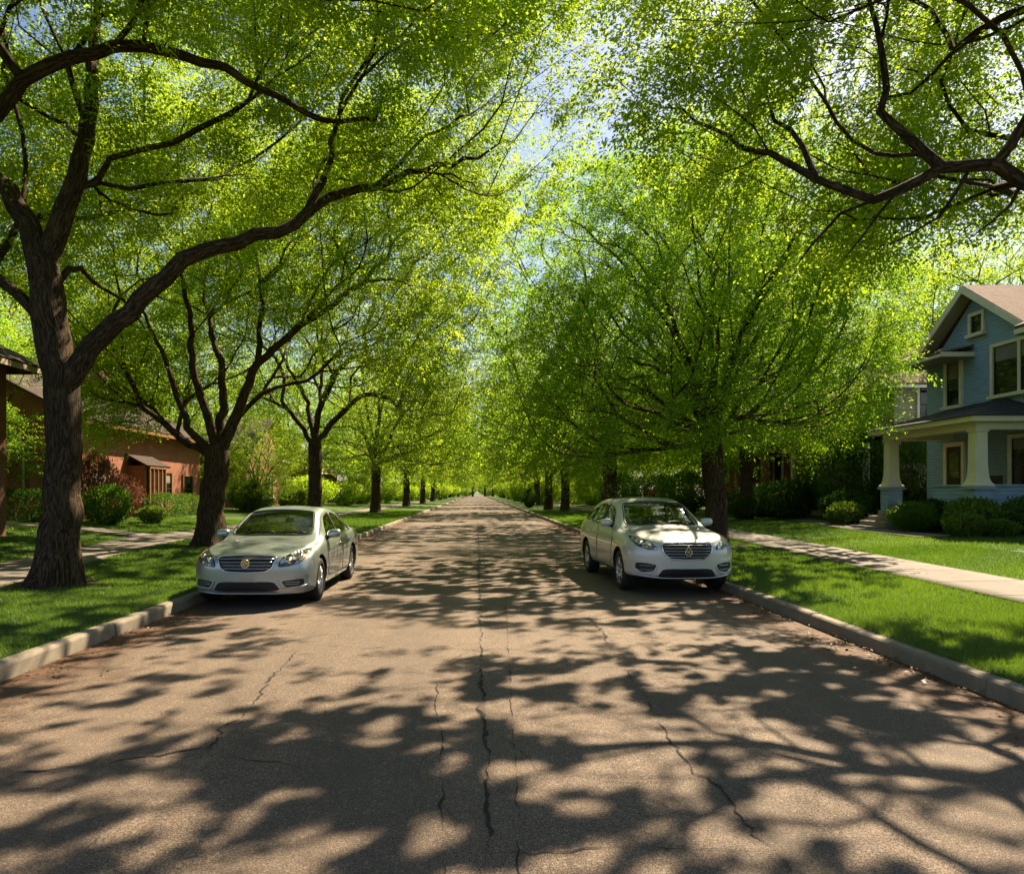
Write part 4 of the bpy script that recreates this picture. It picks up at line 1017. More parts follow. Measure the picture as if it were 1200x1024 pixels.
    # porch
    PX, Y0, Y1, ZF, ZB = 15.3, 21.6, 26.1, 1.28, 3.62
    f = MB(); f.box(PX - .25, XW - .002, Y0 - .25, Y1 + .25, ZF - .14, ZF); f.box(PX - .1, XW - .004, Y0 - .1, Y1 + .1, .2, ZF - .145); B(f, 'porch_floor', MAT['porch_floor'])
    f = MB(); f.box(PX - .2, PX + .2, Y0 - .2, Y1 + .2, ZB, ZB + .36); f.box(PX + .202, XW - .003, Y0 - .2, Y0 + .2, ZB, ZB + .358); f.box(PX + .202, XW - .003, Y1 - .2, Y1 + .2, ZB, ZB + .358)
    f.box(PX - .55, PX - .50, Y0 - .55, Y1 + .55, ZB + .22, ZB + .38); f.box(PX - .499, XW - .003, Y0 - .55, Y0 - .50, ZB + .22, ZB + .378); f.box(PX - .499, XW - .003, Y1 + .5, Y1 + .55, ZB + .22, ZB + .378)
    B(f, 'porch_beam', MAT['trim'])
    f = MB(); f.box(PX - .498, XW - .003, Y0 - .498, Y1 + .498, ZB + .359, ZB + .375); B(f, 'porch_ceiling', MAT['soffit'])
    zt2, ze = 4.82, ZB + .40; e = .62
    r = MB(); a, b_, c_, d_ = (PX - e, Y0 - e, ze), (PX - e, Y1 + e, ze), (XW - .002, Y1 - 1.2, zt2), (XW - .002, Y0 + 1.75, zt2); k1, k2 = (XW - .002, Y0 - e, ze), (XW - .002, Y1 + e, ze)
    vs = [a, b_, c_, d_, k1, k2]; dn = [(p[0], p[1], ze - .02) for p in (a, b_, k1, k2)]
    r.add(vs + dn, [(0, 3, 2, 1), (0, 4, 3), (1, 2, 5), (0, 1, 7, 6), (0, 6, 8, 4), (1, 5, 9, 7), (6, 7, 9, 8), (2, 3, 4, 8, 9, 5)])
    B(r, 'porch_roof', MAT['roof_dark'])
    for x, y in ((PX, Y0), (PX, Y1)):
        q = MB(); q.frustum((x, y, ZF + .62), [(.30, 0), (.30, .06), (.25, .11), (.212, .24), (.19, .42), (.18, .7), (.172, 1.64), (.21, 1.66), (.21, 1.72)])
        B(q, 'column', MAT['trim'])
        q = MB(); q.frustum((x, y, .2), [(.255, 0), (.255, ZF + .34), (.34, ZF + .345), (.34, ZF + .41)]); B(q, 'pedestal', MAT['siding_blue'])
    q = MB(); q.box(PX + .26, XW - .003, Y0 - .10, Y0 + .10, ZF + .002, ZF + .62); q.box(PX - .10, PX + .10, Y0 + .26, 23.55, ZF + .002, ZF + .62); B(q, 'porch_rail_wall', MAT['siding_blue'])
    q = MB(); q.box(PX + .31, XW - .004, Y0 - .15, Y0 + .15, ZF + .622, ZF + .68); q.box(PX - .15, PX + .15, Y0 + .31, 23.6, ZF + .622, ZF + .68); B(q, 'rail_cap', MAT['siding_blue'])
    st = MB()
    for i in range(5): st.box(PX - .27 - .33 * (5 - i), PX - .255 if i == 4 else PX - .27 - .33 * (4 - i) - .003, 23.75, 25.35, .2, .42 + .168 * (i + 1) - .03)
    B(st, 'porch_steps', MAT['step'], bevel=.02)
    # front door with its frame
    d = MB(); d.box(XW - .05, XW + .03, 25.45, 26.25, ZF + .005, ZF + 2.1); do = B(d, 'door', MAT['door'])
    d = MB()
    for y in (25.37, 26.33): d.box(XW - .09, XW + .03, y - .075, y + .075, ZF + .004, ZF + 2.26)
    d.box(XW - .092, XW + .03, 25.446, 26.254, ZF + 2.105, ZF + 2.262); d.build('door_frame', MAT['trim'], do)
    d = MB(); d.box(XW - .062, XW - .052, 25.60, 26.10, ZF + .95, ZF + 1.9); d.build('door_glass', MAT['glass'], do)
    d = MB(); d.tube([(XW - .05, 25.54, ZF + 1.0), (XW - .12, 25.54, ZF + 1.0)], .025, 8); d.build('handle', MAT['gold'], do)
    d = MB(); d.tube([(XW - .06, 21.3, ez - .2), (XW - .06, 21.3, 4.4)], .045, 8); B(d, 'downpipe', MAT['trim'])
    for o in kids: o.matrix_parent_inverse = inv
    tag(h, 'blue clapboard two-storey house with cream trim, front gable and columned porch', 'house')
    # what stands on the porch
    c = empty('porch_chair', (16.5, 22.9, ZF)); 
    q = MB(); q.box(-.3, .3, -.3, .3, .38, .44); q.build('seat', MAT['iron'], c)
    q = MB(); q.box(.26, .31, -.3, .3, .46, .98); q.build('backrest', MAT['iron'], c)
    for sx in (-.26, .26):
        for sy in (-.26, .26): q = MB(); q.tube([(sx, sy, 0), (sx, sy, .379)], .022, 6); q.build('leg', MAT['iron'], c)
    for sy in (-.32, .32): q = MB(); q.box(-.3, .3, sy - .03, sy + .03, .60, .64); q.box(-.29, -.25, sy - .02, sy + .02, .44, .598); q.build('armrest', MAT['iron'], c)
    tag(c, 'dark armchair standing on the porch of the blue house', 'chair')
    p = empty('potted_plant', (15.75, 23.3, ZF))
    q = MB(); q.frustum((0, 0, 0), [(.13, 0), (.18, .28), (.21, .29), (.21, .34)], 14, smooth=True); q.build('pot', MAT['clay'], p)
    V, Fc, a_ = shrub_leaves(5, 500, .10, .05); V = V * (.3, .3, .55) + (0, 0, .3)
    np_faces('foliage', V, Fc, MAT['leaf_shrub'], p, a_)
    tag(p, 'terracotta pot with green plant on the blue house porch', 'potted plant')

def plain_house(name, label, x0, x1, y0, y1, zg, zw, zr, wall, roof, trim, wins, ridge='y', face=1, over=.55, extra=None, hip=0.0):
    """a house whose street side is x = x1 (face 1, facing +x) or x = x0 (face -1); wins = (side, along, z, w, h, panes) openings"""
    cx, cy = (x0 + x1) / 2, (y0 + y1) / 2; h = empty(name, (cx, cy, zg)); inv = Matrix.Translation((-cx, -cy, -zg)); kids = []
    w = MB(); w.box(x0, x1, y0, y1, zg - .3, zw)
    if ridge == 'y' and not hip:
        w.add([(x0, y0, zw - .01), (x1, y0, zw - .01), (cx, y0, zr - .18), (x0, y1, zw - .01), (x1, y1, zw - .01), (cx, y1, zr - .18)], [(0, 1, 2), (3, 5, 4), (0, 2, 5, 3), (1, 4, 5, 2), (0, 3, 4, 1)])
    if ridge == 'x' and not hip:
        w.add([(x0, y0, zw - .01), (x0, y1, zw - .01), (x0, cy, zr - .18), (x1, y0, zw - .01), (x1, y1, zw - .01), (x1, cy, zr - .18)], [(0, 2, 1), (3, 4, 5), (0, 3, 5, 2), (1, 2, 5, 4), (0, 1, 4, 3)])
    kids.append(w.build('wall', wall, h))
    r = MB(); o = over; ze = zw - o * (zr - zw) / (((x1 - x0) if ridge == 'y' else (y1 - y0)) / 2) + .06
    X0, X1, Y0, Y1 = x0 - o, x1 + o, y0 - o, y1 + o
    if ridge == 'y':
        a, b = (cx, Y0 + hip, zr), (cx, Y1 - hip, zr)
        P = [[(X0, Y0, ze), a, b, (X0, Y1, ze)], [(X1, Y1, ze), b, a, (X1, Y0, ze)]]
        if hip: P += [[(X1, Y0, ze), a, (X0, Y0, ze)], [(X0, Y1, ze), b, (X1, Y1, ze)]]
    else:
        a, b = (X0 + hip, cy, zr), (X1 - hip, cy, zr)
        P = [[(X1, Y0, ze), b, a, (X0, Y0, ze)], [(X0, Y1, ze), a, b, (X1, Y1, ze)]]
        if hip: P += [[(X0, Y0, ze), a, (X0, Y1, ze)], [(X1, Y1, ze), b, (X1, Y0, ze)]]
    for p in P:
        q = [np.array(v) for v in p]; nn = np.cross(q[1] - q[0], q[2] - q[0])
        r.slab(p if nn[2] > 0 else p[::-1], .09)
    kids.append(r.build('roof', roof, h))
    for bx in [(X0 - .02, X0 + .03, Y0, Y1, ze - .20, ze - .06), (X1 - .03, X1 + .02, Y0, Y1, ze - .20, ze - .06)] + ([(X0 + .032, X1 - .032, Y0 - .02, Y0 + .03, ze - .20, ze - .095)] if hip else []):
        t = MB(); t.box(*bx); kids.append(t.build('eave_board', trim, h))
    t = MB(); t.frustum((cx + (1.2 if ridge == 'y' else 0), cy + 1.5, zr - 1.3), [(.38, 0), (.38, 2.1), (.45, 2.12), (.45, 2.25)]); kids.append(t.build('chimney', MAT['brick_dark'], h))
    for side, al, z, ww, hh, p in wins:
        if side == 'street': c, u, n = ((x1 if face > 0 else x0), al, z), (0, 1, 0), (face, 0, 0)
        else: c, u, n = (al, y0, z), (1, 0, 0), (0, -1, 0)
        kids.append(wnd(h, c, u, n, ww, hh, trim, p, .10, True, .3 if int(al * 10) % 3 == 0 else 0))
    if extra:
        for nm, mb, mt in extra: kids.append(mb.build(nm, mt, h))
    for k in kids: k.matrix_parent_inverse = inv
    return tag(h, label, 'house')

def houses():
    blue_house()
    # left side, nearest: only its far corner and eave reach the frame
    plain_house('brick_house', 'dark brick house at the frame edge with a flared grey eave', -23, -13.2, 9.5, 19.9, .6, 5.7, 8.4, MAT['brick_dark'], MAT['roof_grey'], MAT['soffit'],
                [('street', 16.8, 2.6, 1.4, 1.6, 2), ('street', 12.5, 2.6, 1.8, 1.6, 2), ('street', 14.8, 4.6, 1.0, 1.1, 1)], 'y', 1, .95, hip=4.0)
    # red brick house with a timber bay and a lit street front
    ex = []
    m = MB(); m.box(-15.998, -15.2, 32.5, 34.6, .2, 2.95); ex.append(('bay', m, MAT['brick'])) ; m = MB(); m.slab([(-15.0, 32.3, 2.96), (-15.0, 34.8, 2.96), (-15.99, 34.8, 3.5), (-15.99, 32.3, 3.5)], .08); ex.append(('bay_roof', m, MAT['roof_grey']))
    m = MB(); m.box(-15.19, -15.1, 32.7, 34.4, 1.0, 2.8); ex.append(('bay_panel', m, MAT['door']))
    m = MB()
    for y in (32.72, 33.12, 33.55, 33.98, 34.38): m.box(-15.098, -15.05, y - .035, y + .035, 1.0, 2.82)
    m.box(-15.097, -15.03, 32.68, 34.42, .93, 1.0); m.box(-15.097, -15.03, 32.68, 34.42, 2.822, 2.9); ex.append(('bay_frame', m, MAT['wood']))
    m = MB(); m.box(-17.6, -16.6, 27.9, 27.998, .7, 2.85); ex.append(('side_door', m, MAT['wood'])); m = MB(); m.tube([(-16.35, 27.93, .6), (-16.35, 27.93, 3.6)], .05, 8); m.tube([(-17.85, 27.93, .6), (-17.85, 27.93, 3.6)], .04, 8); ex.append(('downpipe', m, MAT['trim_white']))
    plain_house('brick_house', 'red brick house with a pale roof and timber bay behind the clipped hedges', -25, -16.0, 28.0, 41.0, .62, 4.9, 7.3, MAT['brick'], MAT['roof_grey'], MAT['wood'],
                [('street', 36.3, 1.9, 1.5, 1.6, 2), ('street', 39.2, 1.9, 1.2, 1.4, 1), ('street', 30.0, 1.9, 1.3, 1.5, 2), ('south', -19.4, 2.0, 1.0, 1.3, 1)], 'y', 1, .6, ex)
    plain_house('brick_house', 'pale brick house glimpsed between the second trunk and the garden bushes', -25, -16.2, 49.0, 62.0, .62, 4.6, 7.6, MAT['brick_pale'], MAT['roof_grey'], MAT['trim'],
                [('street', 51.5, 2.2, 1.4, 1.7, 2), ('street', 55.5, 2.2, 1.6, 1.7, 2), ('street', 59.5, 2.2, 1.2, 1.7, 1), ('south', -18, 2.2, 1.2, 1.6, 2)], 'x', 1, .6)
    plain_house('brick_house', 'far brick house among trees beyond the fourth tree on the sedan side', -26, -16.5, 72, 84, .65, 4.2, 7.4, MAT['brick'], MAT['roof_brown'], MAT['trim'],
                [('street', 75, 2.2, 1.4, 1.6, 2), ('street', 80, 2.2, 1.4, 1.6, 2)], 'y', 1, .6)
    # right side beyond the blue house
    ex = []; m = MB(); m.slab([(16.6, 30.2, 3.9), (18.0, 30.2, 4.5), (18.0, 37.8, 4.5), (16.6, 37.8, 3.9)][::-1], .1); ex.append(('porch_roof', m, MAT['roof_grey']))
    for y in (30.5, 34, 37.5): m = MB(); m.box(16.7, 16.9, y - .1, y + .1, .3, 3.85); ex.append(('porch_post', m, MAT['trim']))
    plain_house('grey_house', 'buff and grey house with pinkish roof peeking out just past the blue house', 18.0, 27, 30.5, 38.5, .5, 6.7, 9.2, MAT['siding_cream'], MAT['roof_brown'], MAT['trim'],
                [('street', 32.5, 5.6, 1.1, 1.5, 1), ('street', 36.5, 5.6, 1.4, 1.5, 2), ('street', 34.5, 2.2, 1.6, 1.6, 2), ('south', 19.6, 5.5, 1.1, 1.4, 1)], 'y', -1, .8, ex, hip=3.6)
    ex = []
    for y in (39.8, 41.6, 43.4): m = MB(); m.box(16.05, 16.4, y - .2, y + .2, .3, 3.95); ex.append(('timber_post', m, MAT['wood']))
    m = MB(); m.box(15.9, 17.35, 39.4, 43.8, 3.952, 4.2); ex.append(('porch_beam', m, MAT['wood'])); m = MB(); m.slab([(15.6, 39.2, 4.22), (17.4, 39.2, 4.95), (17.4, 44.1, 4.95), (15.6, 44.1, 4.22)][::-1], .1); ex.append(('porch_roof', m, MAT['roof_brown']))
    plain_house('brick_bungalow', 'brick bungalow with white windows and brown timber posts beyond the dark bushes', 17.4, 27, 39.5, 53.0, .5, 5.0, 8.0, MAT['brick'], MAT['roof_brown'], MAT['trim_white'],
                [('street', 46.2, 3.2, 2.0, 1.5, 2), ('street', 49.6, 3.2, 1.8, 1.5, 2), ('street', 40.7, 2.9, 1.0, 1.8, 1), ('street', 42.5, 2.9, 1.0, 1.8, 1), ('south', 19.4, 3.2, 1.4, 1.5, 2)], 'y', -1, .6, ex)
houses()
# ------------------------------------------------------------------ cars: local y = -front ... +rear, x = across, z = 0 on the road
def pchip(xs, ys):
    xs, ys = np.asarray(xs, float), np.asarray(ys, float); h = np.diff(xs); d = np.diff(ys) / h; m = np.zeros_like(ys)
    for i in range(1, len(xs) - 1):
        if d[i - 1] * d[i] > 0:
            w1, w2 = 2 * h[i] + h[i - 1], h[i] + 2 * h[i - 1]; m[i] = (w1 + w2) / (w1 / d[i - 1] + w2 / d[i])
    m[0], m[-1] = d[0], d[-1]
    def f(x):
        x = np.clip(x, xs[0], xs[-1]); i = np.clip(np.searchsorted(xs, x) - 1, 0, len(h) - 1); t = (x - xs[i]) / h[i]
        return (2 * t ** 3 - 3 * t ** 2 + 1) * ys[i] + (t ** 3 - 2 * t ** 2 + t) * h[i] * m[i] + (-2 * t ** 3 + 3 * t ** 2) * ys[i + 1] + (t ** 3 - t ** 2) * h[i] * m[i + 1]
    return f

class Shell:
    def __init__(s, tab, nose_r, tail_r, zp):
        s.c = {k: pchip(tab['y'], v) for k, v in tab.items() if k != 'y'}; s.y0, s.y1 = tab['y'][0], tab['y'][-1]; s.nr, s.tr, s.zp = nose_r, tail_r, zp
    def half(s, y, inset=0.0):
        g_ = {k: float(f(y)) for k, f in s.c.items()}
        P = [(0, g_['zb']), (g_['ws'] * .80, g_['zb']), (g_['ws'], g_['zs']), (g_['wm'], (g_['zs'] + g_['zm']) / 2 + .02), (g_['wm'] + .004, g_['zm']), (g_['wm'] - .012, g_['zm'] + (g_['zl'] - g_['zm']) * .55), (g_['wl'], g_['zl']),
             (g_['wr'] + (g_['wl'] - g_['wr']) * .40, g_['zl'] + (g_['zr'] - g_['zl']) * .62), (g_['wr'], g_['zr']), (g_['wr'] * .62, g_['zr'] + (g_['zc'] - g_['zr']) * .72), (0, g_['zc'])]
        P = np.array(P)
        if inset:
            P[:, 0] = np.maximum(0, P[:, 0] - inset * (P[:, 0] > 0)); P[6:, 1] -= inset * .75; P[:3, 1] = .36; P[2, 1] = .40
        return P
    def ring(s, y, inset=0.0):
        P = s.half(y, inset)
        if not inset:
            a, b = (y - s.y0) / s.nr, (s.y1 - y) / s.tr
            for u, nx, nz in ((a, 2.3, 4.2), (b, 2.6, 4.0)):
                if u < 1:
                    u = max(u, 0.0); kx = (1 - (1 - u) ** nx) ** (1 / nx); uz = min(1, u * 1.5); kz = (1 - (1 - uz) ** nz) ** (1 / nz)
                    P[:, 0] *= kx; P[:, 1] = s.zp + (P[:, 1] - s.zp) * kz
        Q = catmull_n(P, 5)
        L = Q[1:-1][::-1] * (-1, 1)
        return np.vstack([Q, L])
    def mesh(s, ys, inset=0.0):
        R = [s.ring(y, inset) for y in ys]; n = len(R[0]); V = []; Fc = []
        for y, r in zip(ys, R): V += [(x, y, z) for x, z in r]
        for k in range(len(ys) - 1):
            for i in range(n): j = (i + 1) % n; Fc.append((k * n + i, (k + 1) * n + i, (k + 1) * n + j, k * n + j))
        Fc.append(tuple(range(n))); Fc.append(tuple((len(ys) - 1) * n + i for i in range(n - 1, -1, -1)))
        return V, Fc

def catmull_n(P, k):
    Q = np.vstack([P[1] * (-1, 1), P, P[-2] * (-1, 1)]); out = []
    for i in range(1, len(Q) - 2):
        for t in np.arange(k) / k:
            c = lambda a: .5 * (2 * Q[i] + (Q[i + 1] - Q[i - 1]) * a + (2 * Q[i - 1] - 5 * Q[i] + 4 * Q[i + 1] - Q[i + 2]) * a * a + (3 * Q[i] - Q[i - 1] - 3 * Q[i + 1] + Q[i + 2]) * a ** 3)
            out.append(c(t))
    out.append(P[-1]); return np.array(out)

def temp_obj(V, Fc):
    me = bpy.data.meshes.new('tmp'); me.from_pydata([tuple(map(float, v)) for v in V], [], Fc)
    bm = bmesh.new(); bm.from_mesh(me); bmesh.ops.recalc_face_normals(bm, faces=bm.faces); bm.to_mesh(me); bm.free()
    return link('tmp', me)

def booled(o, cutters):
    for c in cutters:
        m = o.modifiers.new('b', 'BOOLEAN'); m.operation = 'DIFFERENCE'; m.object = c; m.solver = 'EXACT'
    dg = bpy.context.evaluated_depsgraph_get(); me = bpy.data.meshes.new_from_object(o.evaluated_get(dg)); o.modifiers.clear(); return me

def sm(pts, n=7, closed=True):
    """rounded outline through the points"""
    P = np.array(pts, float); k = len(P); out = []
    for i in range(k):
        a, b, c = P[i - 1], P[i], P[(i + 1) % k]; r = .22
        p, q = b + (a - b) * r, b + (c - b) * r
        for t in np.linspace(0, 1, n): out.append((1 - t) ** 2 * p + 2 * t * (1 - t) * b + t * t * q)
    return np.array(out)

class CarKit:
    def __init__(s, root, bvh): s.root = root; s.bvh = bvh
    def proj(s, a, b, axis, sgn):
        """a point of the shell seen along an axis: axis 'y' takes (x, z), 'x' takes (y, z), 'z' takes (x, y)"""
        if axis == 'y': o, d = (a, sgn * 6, b), (0, -sgn, 0)
        elif axis == 'x': o, d = (sgn * 4, a, b), (-sgn, 0, 0)
        else: o, d = (a, b, 5), (0, 0, -1)
        h = s.bvh.ray_cast(Vector(o), Vector(d)); return h[0], h[1]
    def patch(s, name, outline, axis, sgn, mat, lift=.004, skirt=.014, grid=.03, parent=None, holes=()):
        P = np.asarray(outline, float); n = len(P)
        lo, hi = P.min(0), P.max(0); pts = [Vector(p) for p in P]; edges = [(i, (i + 1) % n) for i in range(n)]
        gx, gy = np.meshgrid(np.arange(lo[0] + grid / 2, hi[0], grid), np.arange(lo[1] + grid / 2, hi[1], grid))
        for p in zip(gx.ravel(), gy.ravel()):
            if inside(p, P) and np.min(((P - p) ** 2).sum(1)) > (grid * .45) ** 2: pts.append(Vector(p))
        v2, _, f2, *_ = geometry.delaunay_2d_cdt(pts, edges, [], 1, 1e-5)
        V, N = [], []
        for p in v2:
            h, nn = s.proj(p[0], p[1], axis, sgn)
            if h is None:
                q = Vector((lo + hi) / 2); t = Vector(p)
                for _ in range(40):
                    t = t + (q - t) * .06; h, nn = s.proj(t[0], t[1], axis, sgn)
                    if h is not None: break
                if h is None: return None
            V.append(h); N.append(nn)
        bm = bmesh.new(); vs = [bm.verts.new(v + m * lift) for v, m in zip(V, N)]
        for f in f2:
            c = sum((Vector(v2[i]) for i in f), Vector((0, 0))) / len(f)
            if inside(c, P):
                try: bm.faces.new([vs[i] for i in f])
                except ValueError: pass
        bmesh.ops.recalc_face_normals(bm, faces=bm.faces); bm.faces.ensure_lookup_table(); bm.verts.index_update()
        ref = sum(N, Vector()).normalized()
        if sum((f.normal * f.calc_area() for f in bm.faces), Vector()).dot(ref) < 0: bmesh.ops.reverse_faces(bm, faces=bm.faces)
        for f in bm.faces: f.smooth = True
        if skirt:
            be = [e for e in bm.edges if e.is_boundary]; ref_n = {v.index: N[v.index] for v in bm.verts if v.index < len(N)}
            r = bmesh.ops.extrude_edge_only(bm, edges=be)
            for v in [q for q in r['geom'] if isinstance(q, bmesh.types.BMVert)]:
                src = min((e.other_vert(v) for e in v.link_edges if e.other_vert(v).index in ref_n and e.other_vert(v).index >= 0), key=lambda q: (q.co - v.co).length, default=None)
                v.co -= (ref_n[src.index] if src else ref) * skirt
            for f in [q for q in r['geom'] if isinstance(q, bmesh.types.BMFace)]: f.smooth = False
            bmesh.ops.recalc_face_normals(bm, faces=bm.faces)
        me = bpy.data.meshes.new(name); bm.to_mesh(me); bm.free(); me.materials.append(mat)
        me.set_sharp_from_angle(angle=math.radians(40))
        return link(name, me, parent or s.root)
    def line(s, name, pts, axis, sgn, mat, r=.006, lift=.002, closed=False, parent=None, n=30):
        P = np.asarray(pts, float); P = np.vstack([P, P[:1]]) if closed else P
        d = np.concatenate([[0], np.cumsum(np.linalg.norm(np.diff(P, axis=0), axis=1))]); q = np.linspace(0, d[-1], n)
        Q = np.stack([np.interp(q, d, P[:, 0]), np.interp(q, d, P[:, 1])], 1); out = []
        for a, b in Q:
            h, nn = s.proj(a, b, axis, sgn)
            if h is not None: out.append(h + nn * lift)
        mb = MB(); mb.tube(np.array(out), r, 6, smooth=True); return mb.build(name, mat, parent or s.root)

def inside(p, P):
    x, y = p[0], p[1]; c = False; n = len(P)
    for i in range(n):
        a, b = P[i], P[i - 1]
        if (a[1] > y) != (b[1] > y) and x < (b[0] - a[0]) * (y - a[1]) / (b[1] - a[1]) + a[0]: c = not c
    return c

def shrink(P, d):
    P = np.asarray(P, float); c = P.mean(0); v = P - c; l = np.linalg.norm(v, axis=1, keepdims=True); return c + v * (1 - d / l)

def wheel(parent, x, y, R, W, side, spokes, rimr, paint):
    w = empty('wheel'); w.parent = parent; w.location = (x, y, R)
    t = MB(); prof = [(-W / 2, rimr), (-W / 2 - .004, R * .82), (-W / 2 + .012, R * .955), (-W / 2 + .035, R), (W / 2 - .035, R), (W / 2 - .012, R * .955), (W / 2 + .004, R * .82), (W / 2, rimr), (W / 2 - .06, rimr * .97), (-W / 2 + .06, rimr * .97)]
    n = 40; vs = []; k = len(prof)
    for i in range(n):
        a = 2 * PI * i / n; vs += [(u, r * math.cos(a), r * math.sin(a)) for u, r in prof]
    fs = [(i * k + j, i * k + (j + 1) % k, ((i + 1) % n) * k + (j + 1) % k, ((i + 1) % n) * k + j) for i in range(n) for j in range(k)]
    t.add(vs, fs, 0, True)
    for g_ in (-.05, 0, .05): t.tube([(g_, (R + .001) * math.cos(a), (R + .001) * math.sin(a)) for a in np.linspace(0, 2 * PI, 40, endpoint=False)], .004, 4, closed=True)
    t.build('tyre', MAT['rubber'], w)
    r = MB(); s = side; xo = s * (W / 2 - .012)
    ring = [(xo, rimr), (xo, rimr * .93), (xo - s * .03, rimr * .88), (s * .0, rimr * .86), (s * .0, rimr * .97), (xo - s * .05, rimr * .985)]
    k = len(ring); vs = []
    for i in range(n):
        a = 2 * PI * i / n; vs += [(u, q * math.cos(a), q * math.sin(a)) for u, q in ring]
    r.add(vs, [(i * k + j, i * k + (j + 1) % k, ((i + 1) % n) * k + (j + 1) % k, ((i + 1) % n) * k + j) for i in range(n) for j in range(k)], 0, True)
    for i in range(spokes):
        a = 2 * PI * i / spokes
        for da in (-.10, .10):
            d0 = np.array((0, math.cos(a + da * .6), math.sin(a + da * .6))); d1 = np.array((0, math.cos(a + da * 1.5), math.sin(a + da * 1.5)))
            r.tube([d0 * rimr * .16 + (xo - s * .022, 0, 0), d1 * rimr * .55 + (xo - s * .012, 0, 0), d1 * rimr * .94 + (xo - s * .02, 0, 0)], [.024, .017, .019], 6)
    r.tube([(xo - s * .05, 0, 0), (xo - s * .012, 0, 0), (xo - s * .004, 0, 0)], [.075, .068, .04], 18)
    r.build('rim', MAT['alloy'], w)
    d = MB(); d.tube([(s * .0, 0, 0), (s * .02, 0, 0)], rimr * .84, 28, 0); d.build('brake_disc', MAT['black_plastic'], w)
    return w

